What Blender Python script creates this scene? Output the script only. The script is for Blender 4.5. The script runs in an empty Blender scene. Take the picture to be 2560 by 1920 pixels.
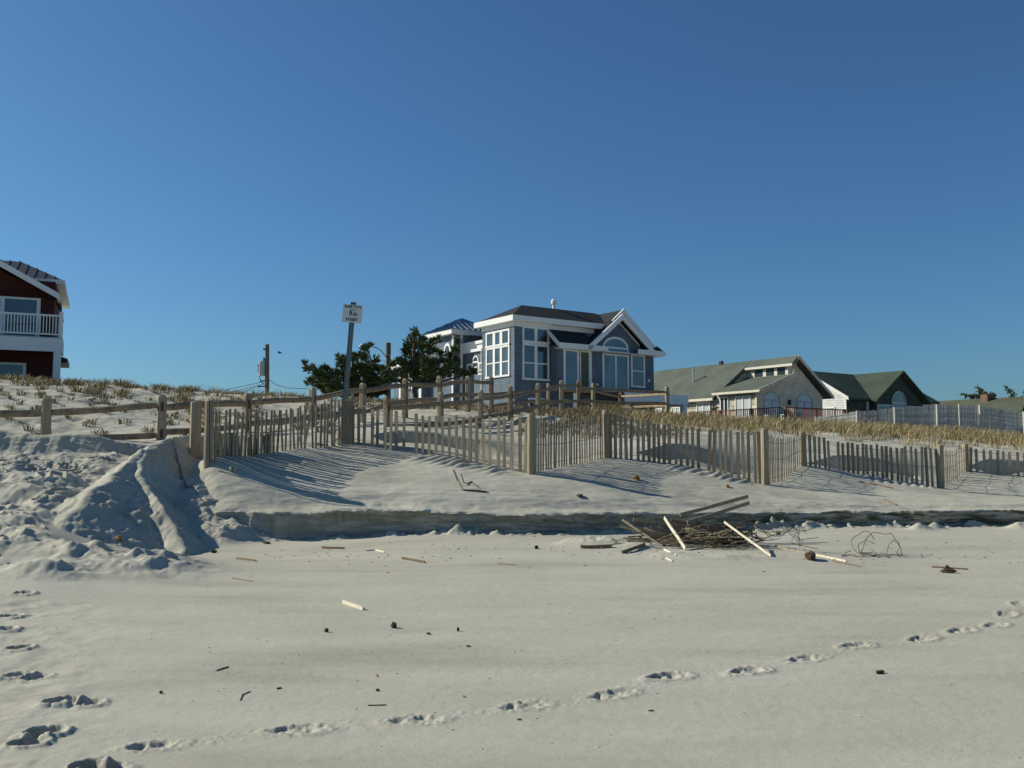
import bpy, math, random
import numpy as np
from mathutils import Vector, Matrix

# ------------------------------------------------------------------ camera, sky, sun, exposure
SC = bpy.context.scene
F, CX, CY, YH, CAMH = 2300.0, 1280.0, 960.0, 1140.0, 1.5
PITCH = math.atan((YH - CY) / F)
cam_d = bpy.data.cameras.new("camera"); cam = bpy.data.objects.new("camera", cam_d)
SC.collection.objects.link(cam); SC.camera = cam
cam_d.sensor_width = 36; cam_d.lens = F / 2560 * 36; cam_d.clip_start = 0.1; cam_d.clip_end = 6000
cam.location = (0, 0, CAMH); cam.rotation_euler = (math.radians(90) + PITCH, 0, 0)

SUN_EL = math.radians(31); SUN_AZ = math.radians(-74)     # from +Y, towards -X
SUNV = Vector((math.sin(SUN_AZ) * math.cos(SUN_EL), math.cos(SUN_AZ) * math.cos(SUN_EL), math.sin(SUN_EL)))
w = bpy.data.worlds.new("World"); SC.world = w; w.use_nodes = True
nt = w.node_tree; bg = nt.nodes["Background"]
sky = nt.nodes.new("ShaderNodeTexSky"); sky.sky_type = 'NISHITA'; sky.sun_disc = False
sky.sun_elevation = SUN_EL; sky.sun_rotation = SUN_AZ
sky.altitude = 0; sky.air_density = 1.0; sky.dust_density = 0.7; sky.ozone_density = 3.5
tint = nt.nodes.new("ShaderNodeMix"); tint.data_type = 'RGBA'; tint.blend_type = 'MULTIPLY'; tint.inputs[0].default_value = 1
tint.inputs[7].default_value = (.535, .86, 1.09, 1)
nt.links.new(sky.outputs[0], tint.inputs[6]); nt.links.new(tint.outputs[2], bg.inputs[0]); bg.inputs[1].default_value = 0.074
sd = bpy.data.lights.new("sun", 'SUN'); sun = bpy.data.objects.new("sun", sd); SC.collection.objects.link(sun)
sd.energy = 5.0; sd.angle = math.radians(0.5); sd.color = (1.0, 0.95, 0.80)
sun.rotation_euler = (-SUNV).to_track_quat('-Z', 'Y').to_euler(); sun.location = (-30, 10, 30)
SC.view_settings.view_transform = 'Standard'; SC.view_settings.look = 'None'
SC.view_settings.exposure = 0.12; SC.view_settings.gamma = 1.0

R = random.Random(7); NR = np.random.RandomState(5)
COL = SC.collection

# ------------------------------------------------------------------ helpers
def W(px, py, d):
    """point seen at photo pixel (px,py) at forward distance d"""
    up = (CY - py) / F
    y = math.cos(PITCH) - math.sin(PITCH) * up; z = math.sin(PITCH) + math.cos(PITCH) * up
    return Vector(((px - CX) / F * d / y, d, CAMH + z * d / y))

def tag(o, label=None, cat=None, group=None, kind=None):
    if label: o['label'] = label
    if cat: o['category'] = cat
    if group: o['group'] = group
    if kind: o['kind'] = kind
    return o

def empty(name, loc, rz=0):
    o = bpy.data.objects.new(name, None); COL.objects.link(o)
    o.location = loc; o.rotation_euler = (0, 0, rz); o.empty_display_size = .2
    return o

class MB:
    def __init__(s): s.v = []; s.f = []
    def add(s, vs, fs):
        n = len(s.v); s.v += [tuple(q) for q in vs]; s.f += [tuple(n + i for i in g) for g in fs]; return s
    def box(s, x0, x1, y0, y1, z0, z1):
        if x0 > x1: x0, x1 = x1, x0
        if y0 > y1: y0, y1 = y1, y0
        return s.add([(x0,y0,z0),(x1,y0,z0),(x1,y1,z0),(x0,y1,z0),(x0,y0,z1),(x1,y0,z1),(x1,y1,z1),(x0,y1,z1)],
                     [(0,3,2,1),(4,5,6,7),(0,1,5,4),(1,2,6,5),(2,3,7,6),(3,0,4,7)])
    def bar(s, a, b, w, t, side=None, taper=1.0, segs=1, jit=0.0, rng=None):
        """rectangular bar a->b, width w along `side`, thickness t"""
        a = Vector(a); b = Vector(b); d = (b - a).normalized()
        side = Vector(side) if side is not None else (Vector((1,0,0)) if abs(d.z) > .8 else Vector((0,0,1)))
        side = (side - d * side.dot(d)).normalized(); up = d.cross(side)
        vs = []; fs = []
        for i in range(segs + 1):
            k = i / segs; p = a.lerp(b, k); ww = w * (1 + (taper - 1) * k) / 2; tt = t * (1 + (taper - 1) * k) / 2
            if jit and rng:
                if 0 < i < segs: p = p + side * rng.uniform(-jit, jit) + up * rng.uniform(-jit, jit)
                ww *= rng.uniform(.9, 1.1); tt *= rng.uniform(.88, 1.12)
            vs += [p - side*ww - up*tt, p + side*ww - up*tt, p + side*ww + up*tt, p - side*ww + up*tt]
            if i:
                o = (i - 1) * 4
                for q in range(4): fs.append((o+q, o+(q+1)%4, o+4+(q+1)%4, o+4+q))
        fs += [(3,2,1,0), (segs*4, segs*4+1, segs*4+2, segs*4+3)]
        return s.add(vs, fs)
    def tube(s, pts, r, n=6, r2=None):
        pts = [Vector(p) for p in pts]; m = len(pts); vs = []; fs = []
        ref = Vector((.13, .21, .97))
        for i, p in enumerate(pts):
            d = (pts[min(i+1, m-1)] - pts[max(i-1, 0)]).normalized()
            if abs(d.dot(ref)) > .97: ref = Vector((.97, .1, .2))
            a = d.cross(ref).normalized(); b = d.cross(a)
            rr = r if r2 is None else r + (r2 - r) * i / max(1, m - 1)
            for q in range(n):
                th = 2 * math.pi * q / n
                vs.append(p + a * rr * math.cos(th) + b * rr * math.sin(th))
            if i:
                o = (i-1)*n
                for q in range(n): fs.append((o+q, o+(q+1)%n, o+n+(q+1)%n, o+n+q))
        fs += [tuple(range(n-1, -1, -1)), tuple((m-1)*n + q for q in range(n))]
        return s.add(vs, fs)
    def prism(s, poly, vec):
        """extrude polygon (list of 3d points) by vec"""
        n = len(poly); p = [Vector(q) for q in poly]; v = Vector(vec)
        return s.add(p + [q + v for q in p], [tuple(range(n)), tuple(range(2*n-1, n-1, -1))] +
                     [((i+1) % n, i, i+n, (i+1) % n + n) for i in range(n)])
    def blob(s, c, rx, ry, rz, rng, n=7, m=5, j=.18):
        vs = [(c[0], c[1], c[2]-rz)]; fs = []
        for i in range(1, m):
            th = math.pi * i / m
            for q in range(n):
                ph = 2*math.pi*q/n; k = 1 + rng.uniform(-j, j)
                vs.append((c[0]+rx*k*math.sin(th)*math.cos(ph), c[1]+ry*k*math.sin(th)*math.sin(ph), c[2]-rz*k*math.cos(th)))
        vs.append((c[0], c[1], c[2]+rz)); L = len(vs)-1
        for q in range(n):
            fs.append((0, 1+(q+1)%n, 1+q)); fs.append((L, 1+(m-2)*n+q, 1+(m-2)*n+(q+1)%n))
            for i in range(m-2): fs.append((1+i*n+q, 1+i*n+(q+1)%n, 1+(i+1)*n+(q+1)%n, 1+(i+1)*n+q))
        return s.add(vs, fs)
    def build(s, name, mat, parent=None, origin=None, smooth=False, bevel=0):
        me = bpy.data.meshes.new(name)
        vs = s.v
        if origin is not None: vs = [(a-origin[0], b-origin[1], c-origin[2]) for a, b, c in vs]
        me.from_pydata(vs, [], s.f); me.validate(); me.update()
        bmx = __import__('bmesh').new(); bmx.from_mesh(me)
        __import__('bmesh').ops.recalc_face_normals(bmx, faces=bmx.faces); bmx.to_mesh(me); bmx.free()
        o = bpy.data.objects.new(name, me); COL.objects.link(o)
        if mat: me.materials.append(mat)
        if origin is not None: o.location = origin
        if parent: o.parent = parent
        if smooth:
            me.polygons.foreach_set('use_smooth', [True] * len(me.polygons))
        if bevel:
            b = o.modifiers.new('bevel', 'BEVEL'); b.width = bevel; b.segments = 2; b.limit_method = 'ANGLE'
        return o

# ------------------------------------------------------------------ materials
def newmat(name):
    m = bpy.data.materials.new(name); m.use_nodes = True
    return m, m.node_tree, m.node_tree.nodes["Principled BSDF"]
def nd(t, typ, **kw):
    n = t.nodes.new(typ)
    for k, v in kw.items():
        if k in n.inputs: n.inputs[k].default_value = v
        else: setattr(n, k, v)
    return n
def ramp(t, fac, stops):
    r = t.nodes.new("ShaderNodeValToRGB"); t.links.new(fac, r.inputs[0])
    e = r.color_ramp.elements
    while len(e) < len(stops): e.new(.5)
    for q, (p, c) in zip(e, stops): q.position = p; q.color = (*c, 1) if len(c) == 3 else c
    return r
def simple(name, col, rough=.8, var=.15, scale=8, bump=0, stretch=None, metal=0, spec=.3, coord='Object'):
    m, t, b = newmat(name)
    tc = nd(t, "ShaderNodeTexCoord"); mp = nd(t, "ShaderNodeMapping")
    t.links.new(tc.outputs[coord], mp.inputs[0])
    if stretch: mp.inputs['Scale'].default_value = stretch
    n = nd(t, "ShaderNodeTexNoise", Scale=scale, Detail=6.0, Roughness=.65); t.links.new(mp.outputs[0], n.inputs['Vector'])
    lo = tuple(max(0, c * (1 - var)) for c in col); hi = tuple(min(1, c * (1 + var)) for c in col)
    r = ramp(t, n.outputs[0], [(.3, lo), (.7, hi)]); t.links.new(r.outputs[0], b.inputs['Base Color'])
    b.inputs['Roughness'].default_value = rough; b.inputs['Metallic'].default_value = metal
    b.inputs['Specular IOR Level'].default_value = spec
    if bump:
        bp = nd(t, "ShaderNodeBump", Strength=.6, Distance=bump); t.links.new(n.outputs[0], bp.inputs['Height'])
        t.links.new(bp.outputs[0], b.inputs['Normal'])
    return m

def wood(name, c1, c2, grain=(1, 1, .06), scale=30, objvar=.25):
    """weathered wood, grain along the object's z by default, tone varies from piece to piece"""
    m, t, b = newmat(name)
    tc = nd(t, "ShaderNodeTexCoord"); mp = nd(t, "ShaderNodeMapping"); mp.inputs['Scale'].default_value = grain
    t.links.new(tc.outputs['Object'], mp.inputs[0])
    n = nd(t, "ShaderNodeTexNoise", Scale=scale, Detail=8.0, Roughness=.7, Distortion=.4); t.links.new(mp.outputs[0], n.inputs['Vector'])
    r = ramp(t, n.outputs[0], [(.25, tuple(c*.45 for c in c1)), (.45, c1), (.7, c2)])
    geo = nd(t, "ShaderNodeNewGeometry")
    mr = nd(t, "ShaderNodeMapRange"); mr.inputs['To Min'].default_value = 1 - objvar; mr.inputs['To Max'].default_value = 1 + objvar
    t.links.new(geo.outputs['Random Per Island'], mr.inputs[0])
    mx = nd(t, "ShaderNodeMix", data_type='RGBA', blend_type='MULTIPLY'); mx.inputs[0].default_value = 1
    t.links.new(r.outputs[0], mx.inputs[6])
    cb = nd(t, "ShaderNodeCombineColor")
    for i in range(3): t.links.new(mr.outputs[0], cb.inputs[i])
    t.links.new(cb.outputs[0], mx.inputs[7]); t.links.new(mx.outputs[2], b.inputs['Base Color'])
    b.inputs['Roughness'].default_value = .85; b.inputs['Specular IOR Level'].default_value = .2
    bp = nd(t, "ShaderNodeBump", Strength=.7, Distance=.01); t.links.new(n.outputs[0], bp.inputs['Height']); t.links.new(bp.outputs[0], b.inputs['Normal'])
    return m

def siding(name, col, roww, rowh, var=.18, mortar=.02, bump=.02, mcol=.45):
    """shingle / clapboard / block courses laid over both wall directions"""
    m, t, b = newmat(name)
    tc = nd(t, "ShaderNodeTexCoord"); sp = nd(t, "ShaderNodeSeparateXYZ"); t.links.new(tc.outputs['Object'], sp.inputs[0])
    ad = nd(t, "ShaderNodeMath", operation='ADD'); t.links.new(sp.outputs[0], ad.inputs[0]); t.links.new(sp.outputs[1], ad.inputs[1])
    cb = nd(t, "ShaderNodeCombineXYZ"); t.links.new(ad.outputs[0], cb.inputs[0]); t.links.new(sp.outputs[2], cb.inputs[1])
    br = nd(t, "ShaderNodeTexBrick", Scale=1.0); br.inputs['Brick Width'].default_value = roww; br.inputs['Row Height'].default_value = rowh
    br.inputs['Mortar Size'].default_value = mortar; br.inputs['Mortar Smooth'].default_value = .3
    br.inputs['Color1'].default_value = (*[c*(1-var) for c in col], 1); br.inputs['Color2'].default_value = (*[min(1, c*(1+var)) for c in col], 1)
    br.inputs['Mortar'].default_value = (*[c*mcol for c in col], 1)
    t.links.new(cb.outputs[0], br.inputs['Vector'])
    n = nd(t, "ShaderNodeTexNoise", Scale=1.3, Detail=7.0); t.links.new(tc.outputs['Object'], n.inputs['Vector'])
    r = ramp(t, n.outputs[0], [(.3, (.78,.78,.78)), (.7, (1.1,1.1,1.1))])
    mx = nd(t, "ShaderNodeMix", data_type='RGBA', blend_type='MULTIPLY'); mx.inputs[0].default_value = 1
    t.links.new(br.outputs[0], mx.inputs[6]); t.links.new(r.outputs[0], mx.inputs[7]); t.links.new(mx.outputs[2], b.inputs['Base Color'])
    b.inputs['Roughness'].default_value = .8; b.inputs['Specular IOR Level'].default_value = .25
    bp = nd(t, "ShaderNodeBump", Strength=.8, Distance=bump, invert=True); t.links.new(br.outputs['Fac'], bp.inputs['Height']); t.links.new(bp.outputs[0], b.inputs['Normal'])
    return m

def shingle_roof(name, col):
    m, t, b = newmat(name)
    tc = nd(t, "ShaderNodeTexCoord")
    n = nd(t, "ShaderNodeTexNoise", Scale=9.0, Detail=8.0, Roughness=.8); t.links.new(tc.outputs['Object'], n.inputs['Vector'])
    sp = nd(t, "ShaderNodeSeparateXYZ"); t.links.new(tc.outputs['Object'], sp.inputs[0])
    wv = nd(t, "ShaderNodeMath", operation='MULTIPLY'); wv.inputs[1].default_value = 11.0; t.links.new(sp.outputs[2], wv.inputs[0])
    fr = nd(t, "ShaderNodeMath", operation='FRACT'); t.links.new(wv.outputs[0], fr.inputs[0])
    r = ramp(t, n.outputs[0], [(.3, tuple(c*.7 for c in col)), (.7, tuple(c*1.3 for c in col))])
    r2 = ramp(t, fr.outputs[0], [(.0, (.62,.62,.62)), (.25, (1,1,1))])
    nb = nd(t, "ShaderNodeTexNoise", Scale=.7, Detail=5.0, Roughness=.6); t.links.new(tc.outputs['Object'], nb.inputs['Vector'])
    rb = ramp(t, nb.outputs[0], [(.3, (.75,.75,.74)), (.7, (1.15,1.15,1.12))])
    mb_ = nd(t, "ShaderNodeMix", data_type='RGBA', blend_type='MULTIPLY'); mb_.inputs[0].default_value = 1
    t.links.new(r2.outputs[0], mb_.inputs[6]); t.links.new(rb.outputs[0], mb_.inputs[7])
    mx = nd(t, "ShaderNodeMix", data_type='RGBA', blend_type='MULTIPLY'); mx.inputs[0].default_value = 1
    t.links.new(r.outputs[0], mx.inputs[6]); t.links.new(mb_.outputs[2], mx.inputs[7]); t.links.new(mx.outputs[2], b.inputs['Base Color'])
    b.inputs['Roughness'].default_value = .9; b.inputs['Specular IOR Level'].default_value = .2
    return m

def glass(name, col=(.035,.05,.065), rough=.06):
    m, t, b = newmat(name)
    tc = nd(t, "ShaderNodeTexCoord"); n = nd(t, "ShaderNodeTexNoise", Scale=.9, Detail=3.0)
    t.links.new(tc.outputs['Object'], n.inputs['Vector'])
    r = ramp(t, n.outputs[0], [(.35, tuple(c*.6 for c in col)), (.65, tuple(c*1.6 for c in col))]); t.links.new(r.outputs[0], b.inputs['Base Color'])
    b.inputs['Roughness'].default_value = rough; b.inputs['IOR'].default_value = 1.6; b.inputs['Specular IOR Level'].default_value = .8
    bp = nd(t, "ShaderNodeBump", Strength=.15, Distance=.02); t.links.new(n.outputs[0], bp.inputs['Height']); t.links.new(bp.outputs[0], b.inputs['Normal'])
    return m

M = dict(
    slat=wood('weathered slat wood', (.27,.22,.15), (.41,.35,.245), objvar=.3),
    slat2=wood('bleached slat wood', (.62,.56,.42), (.80,.74,.58)),
    slat3=wood('brown driftwood', (.17,.12,.075), (.27,.20,.13)),
    greyslat=wood('grey slat wood', (.42,.42,.385), (.60,.59,.53), objvar=.2),
    post=wood('weathered post wood', (.29,.235,.155), (.44,.37,.26)),
    rail=wood('split rail wood', (.23,.165,.105), (.38,.29,.19), grain=(1,1,1), scale=7),
    pole=wood('utility pole wood', (.13,.10,.07), (.22,.17,.12)),
    bark=simple('pine bark', (.09,.07,.05), .95, .4, 12, .03, coord='Generated'),
    wire=simple('rusty wire', (.06,.05,.04), .6, .3, 20),
    white=simple('white trim paint', (.76,.76,.73), .5, .05, 3),
    galv=simple('galvanised metal', (.17,.21,.20), .4, .2, 9, metal=.5),
    grey=simple('grey enamel', (.38,.42,.44), .4, .1, 5),
    signw=simple('sign face', (.66,.68,.66), .45, .06, 8),
    ink=simple('dark green sign lettering', (.02,.06,.06), .5, .1, 8),
    bluewall=siding('blue grey shingles', (.145,.187,.235), .15, .14, var=.12, mortar=.012, bump=.012, mcol=.62),
    darkroof=shingle_roof('charcoal shingles', (.028,.033,.036)),
    greyroof=shingle_roof('grey green shingles', (.115,.13,.11)),
    greenroof=shingle_roof('green shingles', (.062,.085,.06)),
    brownroof=shingle_roof('olive shingles', (.10,.11,.075)),
    bluemetal=simple('blue metal roofing', (.018,.065,.14), .35, .2, 3, metal=.2, spec=.5),
    brownmetal=simple('dark brown metal roofing', (.035,.033,.03), .5, .25, 3),
    glass=glass('window glass'),
    glassblue=glass('door glass', (.04,.07,.10)),
    curtain=simple('curtained window', (.50,.54,.55), .3, .2, 3, stretch=(6,6,.4), spec=.5),
    olive=simple('olive door panel', (.10,.10,.055), .6, .15, 4),
    block=siding('cream split block', (.58,.53,.41), .62, .33, var=.12, mortar=.025, bump=.04, mcol=.4),
    blockf=siding('cream shingles', (.72,.64,.49), .2, .15, var=.1, mortar=.01, bump=.01, mcol=.7),
    clap=siding('white clapboard', (.70,.72,.70), 6.0, .17, var=.03, mortar=.012, bump=.02, mcol=.5),
    darkshingle=siding('dark green shingles', (.055,.07,.06), .2, .16),
    red=siding('dark red shingles', (.085,.024,.019), .2, .13, var=.1, mortar=.01, bump=.01, mcol=.7),
    deckwood=simple('red brown deck wood', (.17,.07,.04), .7, .3, 9),
    cream=simple('cream trim', (.66,.62,.50), .6, .06, 3),
    brick=simple('chimney brick', (.20,.11,.08), .9, .2, 6),
    lump=simple('dark brown driftwood lump', (.06,.042,.025), .9, .5, 30, .01),
    lumpy=simple('ochre lump', (.33,.17,.05), .8, .5, 20, .01),
    shellm=simple('pale shell', (.75,.74,.68), .5, .1, 20),
    clod=simple('sand clod', (.40,.36,.29), .95, .25, 25, .01),
    black=simple('black painted metal', (.02,.02,.02), .6, .2, 5),
)

def foliage(name, c1, c2, c3):
    m, t, b = newmat(name)
    geo = nd(t, "ShaderNodeNewGeometry")
    r = ramp(t, geo.outputs['Random Per Island'], [(0, c1), (.55, c2), (1, c3)])
    t.links.new(r.outputs[0], b.inputs['Base Color']); b.inputs['Roughness'].default_value = .65
    b.inputs['Specular IOR Level'].default_value = .25
    return m
M['needles'] = foliage('pine needles', (.032,.055,.018), (.07,.10,.03), (.15,.17,.05))
M['grass'] = foliage('dry beach grass', (.14,.105,.05), (.33,.26,.13), (.50,.415,.23))
M['grassg'] = foliage('brown dune scrub', (.12,.085,.045), (.22,.165,.09), (.34,.26,.15))

def sand_material():
    m, t, b = newmat('beach sand'); L = t.links.new
    geo = nd(t, "ShaderNodeNewGeometry")
    n1 = nd(t, "ShaderNodeTexNoise", Scale=.9, Detail=9.0, Roughness=.62)
    n2 = nd(t, "ShaderNodeTexNoise", Scale=110.0, Detail=4.0, Roughness=.85)
    n3 = nd(t, "ShaderNodeTexNoise", Scale=11.0, Detail=8.0, Roughness=.7)
    mp = nd(t, "ShaderNodeMapping"); mp.inputs['Scale'].default_value = (.35, 1.4, 2); L(geo.outputs['Position'], mp.inputs[0])
    L(mp.outputs[0], n1.inputs['Vector'])
    for n in (n2, n3): L(geo.outputs['Position'], n.inputs['Vector'])
    base = ramp(t, n1.outputs[0], [(.28, (.335,.318,.258)), (.48, (.43,.41,.335)), (.72, (.49,.47,.39))])
    g = ramp(t, n2.outputs[0], [(.25, (.60,.59,.57)), (.5, (1,1,1)), (.78, (1.3,1.3,1.3))])
    mx = nd(t, "ShaderNodeMix", data_type='RGBA', blend_type='MULTIPLY'); mx.inputs[0].default_value = .75
    L(base.outputs[0], mx.inputs[6]); L(g.outputs[0], mx.inputs[7])
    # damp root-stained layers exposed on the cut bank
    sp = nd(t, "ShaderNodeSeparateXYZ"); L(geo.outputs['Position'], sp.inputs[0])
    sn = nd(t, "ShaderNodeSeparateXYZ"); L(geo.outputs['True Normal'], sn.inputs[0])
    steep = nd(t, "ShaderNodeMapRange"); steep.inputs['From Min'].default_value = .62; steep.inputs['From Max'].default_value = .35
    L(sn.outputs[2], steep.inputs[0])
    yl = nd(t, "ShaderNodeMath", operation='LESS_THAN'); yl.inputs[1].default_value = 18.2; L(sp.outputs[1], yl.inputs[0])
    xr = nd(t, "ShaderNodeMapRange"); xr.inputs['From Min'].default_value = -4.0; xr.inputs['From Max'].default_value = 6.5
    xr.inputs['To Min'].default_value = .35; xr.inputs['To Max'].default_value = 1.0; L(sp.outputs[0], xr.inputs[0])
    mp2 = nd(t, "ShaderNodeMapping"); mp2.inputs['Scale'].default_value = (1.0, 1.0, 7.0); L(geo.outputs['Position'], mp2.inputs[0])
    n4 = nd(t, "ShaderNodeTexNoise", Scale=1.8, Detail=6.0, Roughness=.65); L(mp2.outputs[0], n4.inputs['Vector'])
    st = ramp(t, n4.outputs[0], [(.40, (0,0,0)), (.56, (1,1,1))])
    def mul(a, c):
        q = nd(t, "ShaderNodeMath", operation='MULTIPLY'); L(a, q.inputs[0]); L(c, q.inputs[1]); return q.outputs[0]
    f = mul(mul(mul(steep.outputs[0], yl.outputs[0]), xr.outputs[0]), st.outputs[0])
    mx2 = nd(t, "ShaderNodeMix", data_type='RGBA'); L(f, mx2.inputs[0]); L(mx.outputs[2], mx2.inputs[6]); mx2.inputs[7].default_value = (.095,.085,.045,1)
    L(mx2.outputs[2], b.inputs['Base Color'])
    b.inputs['Roughness'].default_value = .95; b.inputs['Specular IOR Level'].default_value = .12
    b1 = nd(t, "ShaderNodeBump", Strength=.55, Distance=.006); L(n2.outputs[0], b1.inputs['Height'])
    b2 = nd(t, "ShaderNodeBump", Strength=.35, Distance=.015); L(n3.outputs[0], b2.inputs['Height']); L(b1.outputs[0], b2.inputs['Normal'])
    L(b2.outputs[0], b.inputs['Normal'])
    return m
M['sand'] = sand_material()

# ------------------------------------------------------------------ terrain
def hash2(i, j, s):
    h = (i.astype(np.int64) * 374761393 + j.astype(np.int64) * 668265263 + s * 974711) & 0x7fffffff
    h = ((h ^ (h >> 13)) * 1274126177) & 0x7fffffff
    return ((h ^ (h >> 16)) & 0xffff) / 65535.0
def vnoise(x, y, s=0):
    i = np.floor(x); j = np.floor(y); fx = x - i; fy = y - j
    fx = fx*fx*fx*(fx*(fx*6-15)+10); fy = fy*fy*fy*(fy*(fy*6-15)+10)
    a = hash2(i, j, s); b = hash2(i+1, j, s); c = hash2(i, j+1, s); d = hash2(i+1, j+1, s)
    return (a*(1-fx)+b*fx)*(1-fy) + (c*(1-fx)+d*fx)*fy - .5
def fbm(x, y, o=4, s=0, g=.5):
    r = 0; a = 1; f = 1
    for k in range(o):
        r = r + a * vnoise(x*f + 17.3*k, y*f - 9.1*k, s+k); a *= g; f *= 2.03
    return r
def sstep(a, b, x):
    k = np.clip((x-a)/(b-a), 0, 1); return k*k*(3-2*k)

class TPS:
    def __init__(s, pts, lam=.05):
        P = np.array(pts, float); s.c = np.stack([P[:,0]/P[:,1]*20, 20*np.log(P[:,1]/20)], 1); z = P[:,2]; n = len(P)
        s.lo = s.c.min(0); s.hi = s.c.max(0)
        d = np.linalg.norm(s.c[:,None]-s.c[None], axis=2)
        K = np.where(d > 0, d*d*np.log(d+1e-12), 0) + lam*np.eye(n)
        Q = np.hstack([np.ones((n,1)), s.c]); A = np.zeros((n+3, n+3)); A[:n,:n] = K; A[:n,n:] = Q; A[n:,:n] = Q.T
        s.w = np.linalg.solve(A, np.concatenate([z, np.zeros(3)]))
    def __call__(s, X, Y):
        sh = X.shape; a = np.clip(X/np.maximum(Y, .5)*20, s.lo[0], s.hi[0]).ravel(); b = np.clip(20*np.log(np.maximum(Y, .5)/20), s.lo[1], s.hi[1]).ravel()
        r = s.w[-3] + s.w[-2]*a + s.w[-1]*b
        for i, (p, q) in enumerate(s.c):
            d2 = (a-p)**2 + (b-q)**2
            r = r + s.w[i] * .5 * d2 * np.log(d2 + 1e-12)
        return r.reshape(sh)

def pz(px, d, z): return ((px-CX)/F*d, d, z)
low_pts = []
for px in (-300, 0, 300, 700, 1280, 1900, 2500, 2900):
    low_pts += [pz(px, 2.5, 0), pz(px, 5, .02), pz(px, 8, .07)]
for px in (600, 1000, 1500, 2000, 2500, 2900): low_pts += [pz(px, 11, .13), pz(px, 15, .21), pz(px, 18, .24)]
for px in (-300, 0, 130): low_pts += [pz(px, 10, .2), pz(px, 12, .5), pz(px, 14, .9), pz(px, 17, 1.5)]
low_pts += [pz(220, 10, .16), pz(220, 12, .30), pz(225, 13.2, .45), pz(250, 14.6, .75), pz(260, 17, 1.5)]
low_pts += [pz(350, 10, .12), pz(350, 12, .18), pz(350, 14, .28), pz(360, 15.2, .55), pz(350, 17, 1.45), pz(480, 12, .15), pz(480, 15, .32), pz(480, 17, .8), pz(560, 17, .4)]
LOW = TPS(low_pts)

fence_posts = [  # zigzag sand fence: px, base y, distance, exposed height
    (520,1157,16.3,1.10),(870,1108,19.3,.88),(1328,1187,17.5,1.157),(1517,1142,20.3,1.03),(1913,1210,19.2,1.15),
    (2007,1163,22.2,.80),(2352,1220,22,1.03),(2415,1178,24.5,.72),(2700,1215,23.6,.95)]
railA = [ # px, d, y of top, upper rail, lower rail, foot
    (-170,18.0,1000,1040,1100,1120),(118,18.5,994,1031,1095,1110),(405,19.2,987,1017,1083,1097),(619,20.7,983,1010,1062,1082),(783,22.5,969,996,1042,1068),
    (908,24.6,957,977,1029,1056),(1013,26.7,946,965,1004,1045),(1100,28.7,940,961,995,1038),(1169,30.8,940,955,987,1031),(1229,33,941,955,986,1028)]
railB = [(969,22,993,1022,1066,1076),(1102,24.4,980,1011,1063,1070),(1202,26.7,975,999,1046,1067),(1277,29,965,989,1030,1050),(1346,31.3,958,977,1016,1041),
    (1403,33.6,951,966,1003,1039),(1445,36,950,966,1002,1034),(1482,38,958,972,1003,1033),(1668,40,967,981,1010,1043)]
railL = [(1229,33,941,984,1013,1028),(1370,37,958,973,1001,1034),(1482,41,966,979,1006,1034),(1550,43,982,990,1017,1035),(1668,40,967,987,1016,1043)]
up = []
def U(px, py, d): up.append(tuple(W(px, py, d)))
for p in fence_posts: U(p[0], p[1], p[2])
for p in railA[1:] + railB[1:]: U(p[0], p[5], p[1])
U(1550,1035,43)
for q in [(490,1145,17),(470,1215,16.2),(500,1180,16.3),(600,1141,17),(690,1116,18.1),(560,1200,15.9),(560,1262,15.2),(700,1258,15.3),(700,1195,16.3),(870,1178,17),(870,1258,15.3),(1000,1130,18.8),
    (1000,1195,16.7),(1000,1255,15.4),(1150,1157,18.1),(1250,1178,17.7),(1328,1225,16.4),(1328,1262,15.5),(1430,1164,18.9),(1600,1213,17.5),(1600,1258,16.1),(1650,1160,19.9),(1780,1185,19.5),
    (1913,1258,17),(2180,1193,22.1),(2280,1210,22),(2352,1260,17.5),(2200,1242,18.5),(2560,1195,24),(2560,1257,17.8),(2800,1257,18),
    (940,1085,20.2),(1000,1077,20.3),(1100,1080,20.3),(1200,1100,20.1),(1285,1148,19.7),(1602,1130,21.0),(1675,1112,21.4),(1762,1123,21.4),(1880,1186,21.1),
    (2018,1159,23),(2076,1141,23.4),(2152,1140,23.8),(2223,1151,23.9),(2291,1184,23.8),(2425,1161,25),(2476,1146,25.4),(2600,1155,25.6),
    (1328,1110,22),(1517,1078,26),(1517,1046,33),(1700,1062,33),(1700,1088,25.5),(1900,1068,34),(1900,1098,26),(2100,1075,35),(2100,1105,27),(2300,1083,36),(2300,1115,28),(2560,1100,37),(2560,1130,28),
    (2900,1110,38),(2900,1150,28),
    (-200,1080,17.9),(0,1079,17.9),(200,1084,18),(340,1106,18.3),(-200,950,32),(0,951,32),(200,958,32),(400,973,34),(560,988,36),(700,993,38),(850,1002,40),(-200,1010,24),(100,1018,24),(350,1035,24.5),(560,1045,26),(700,1035,28),
    (1000,1010,42),(1100,1018,40)]: U(*q)
for px in (-300, 100, 500, 800, 1100, 1300, 1500, 1800, 2100, 2500, 2900):
    up += [pz(px, 50, 3.4 if px < 900 else 2.7), pz(px, 70, 2.4)]
UP = TPS(up, .03)

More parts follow.
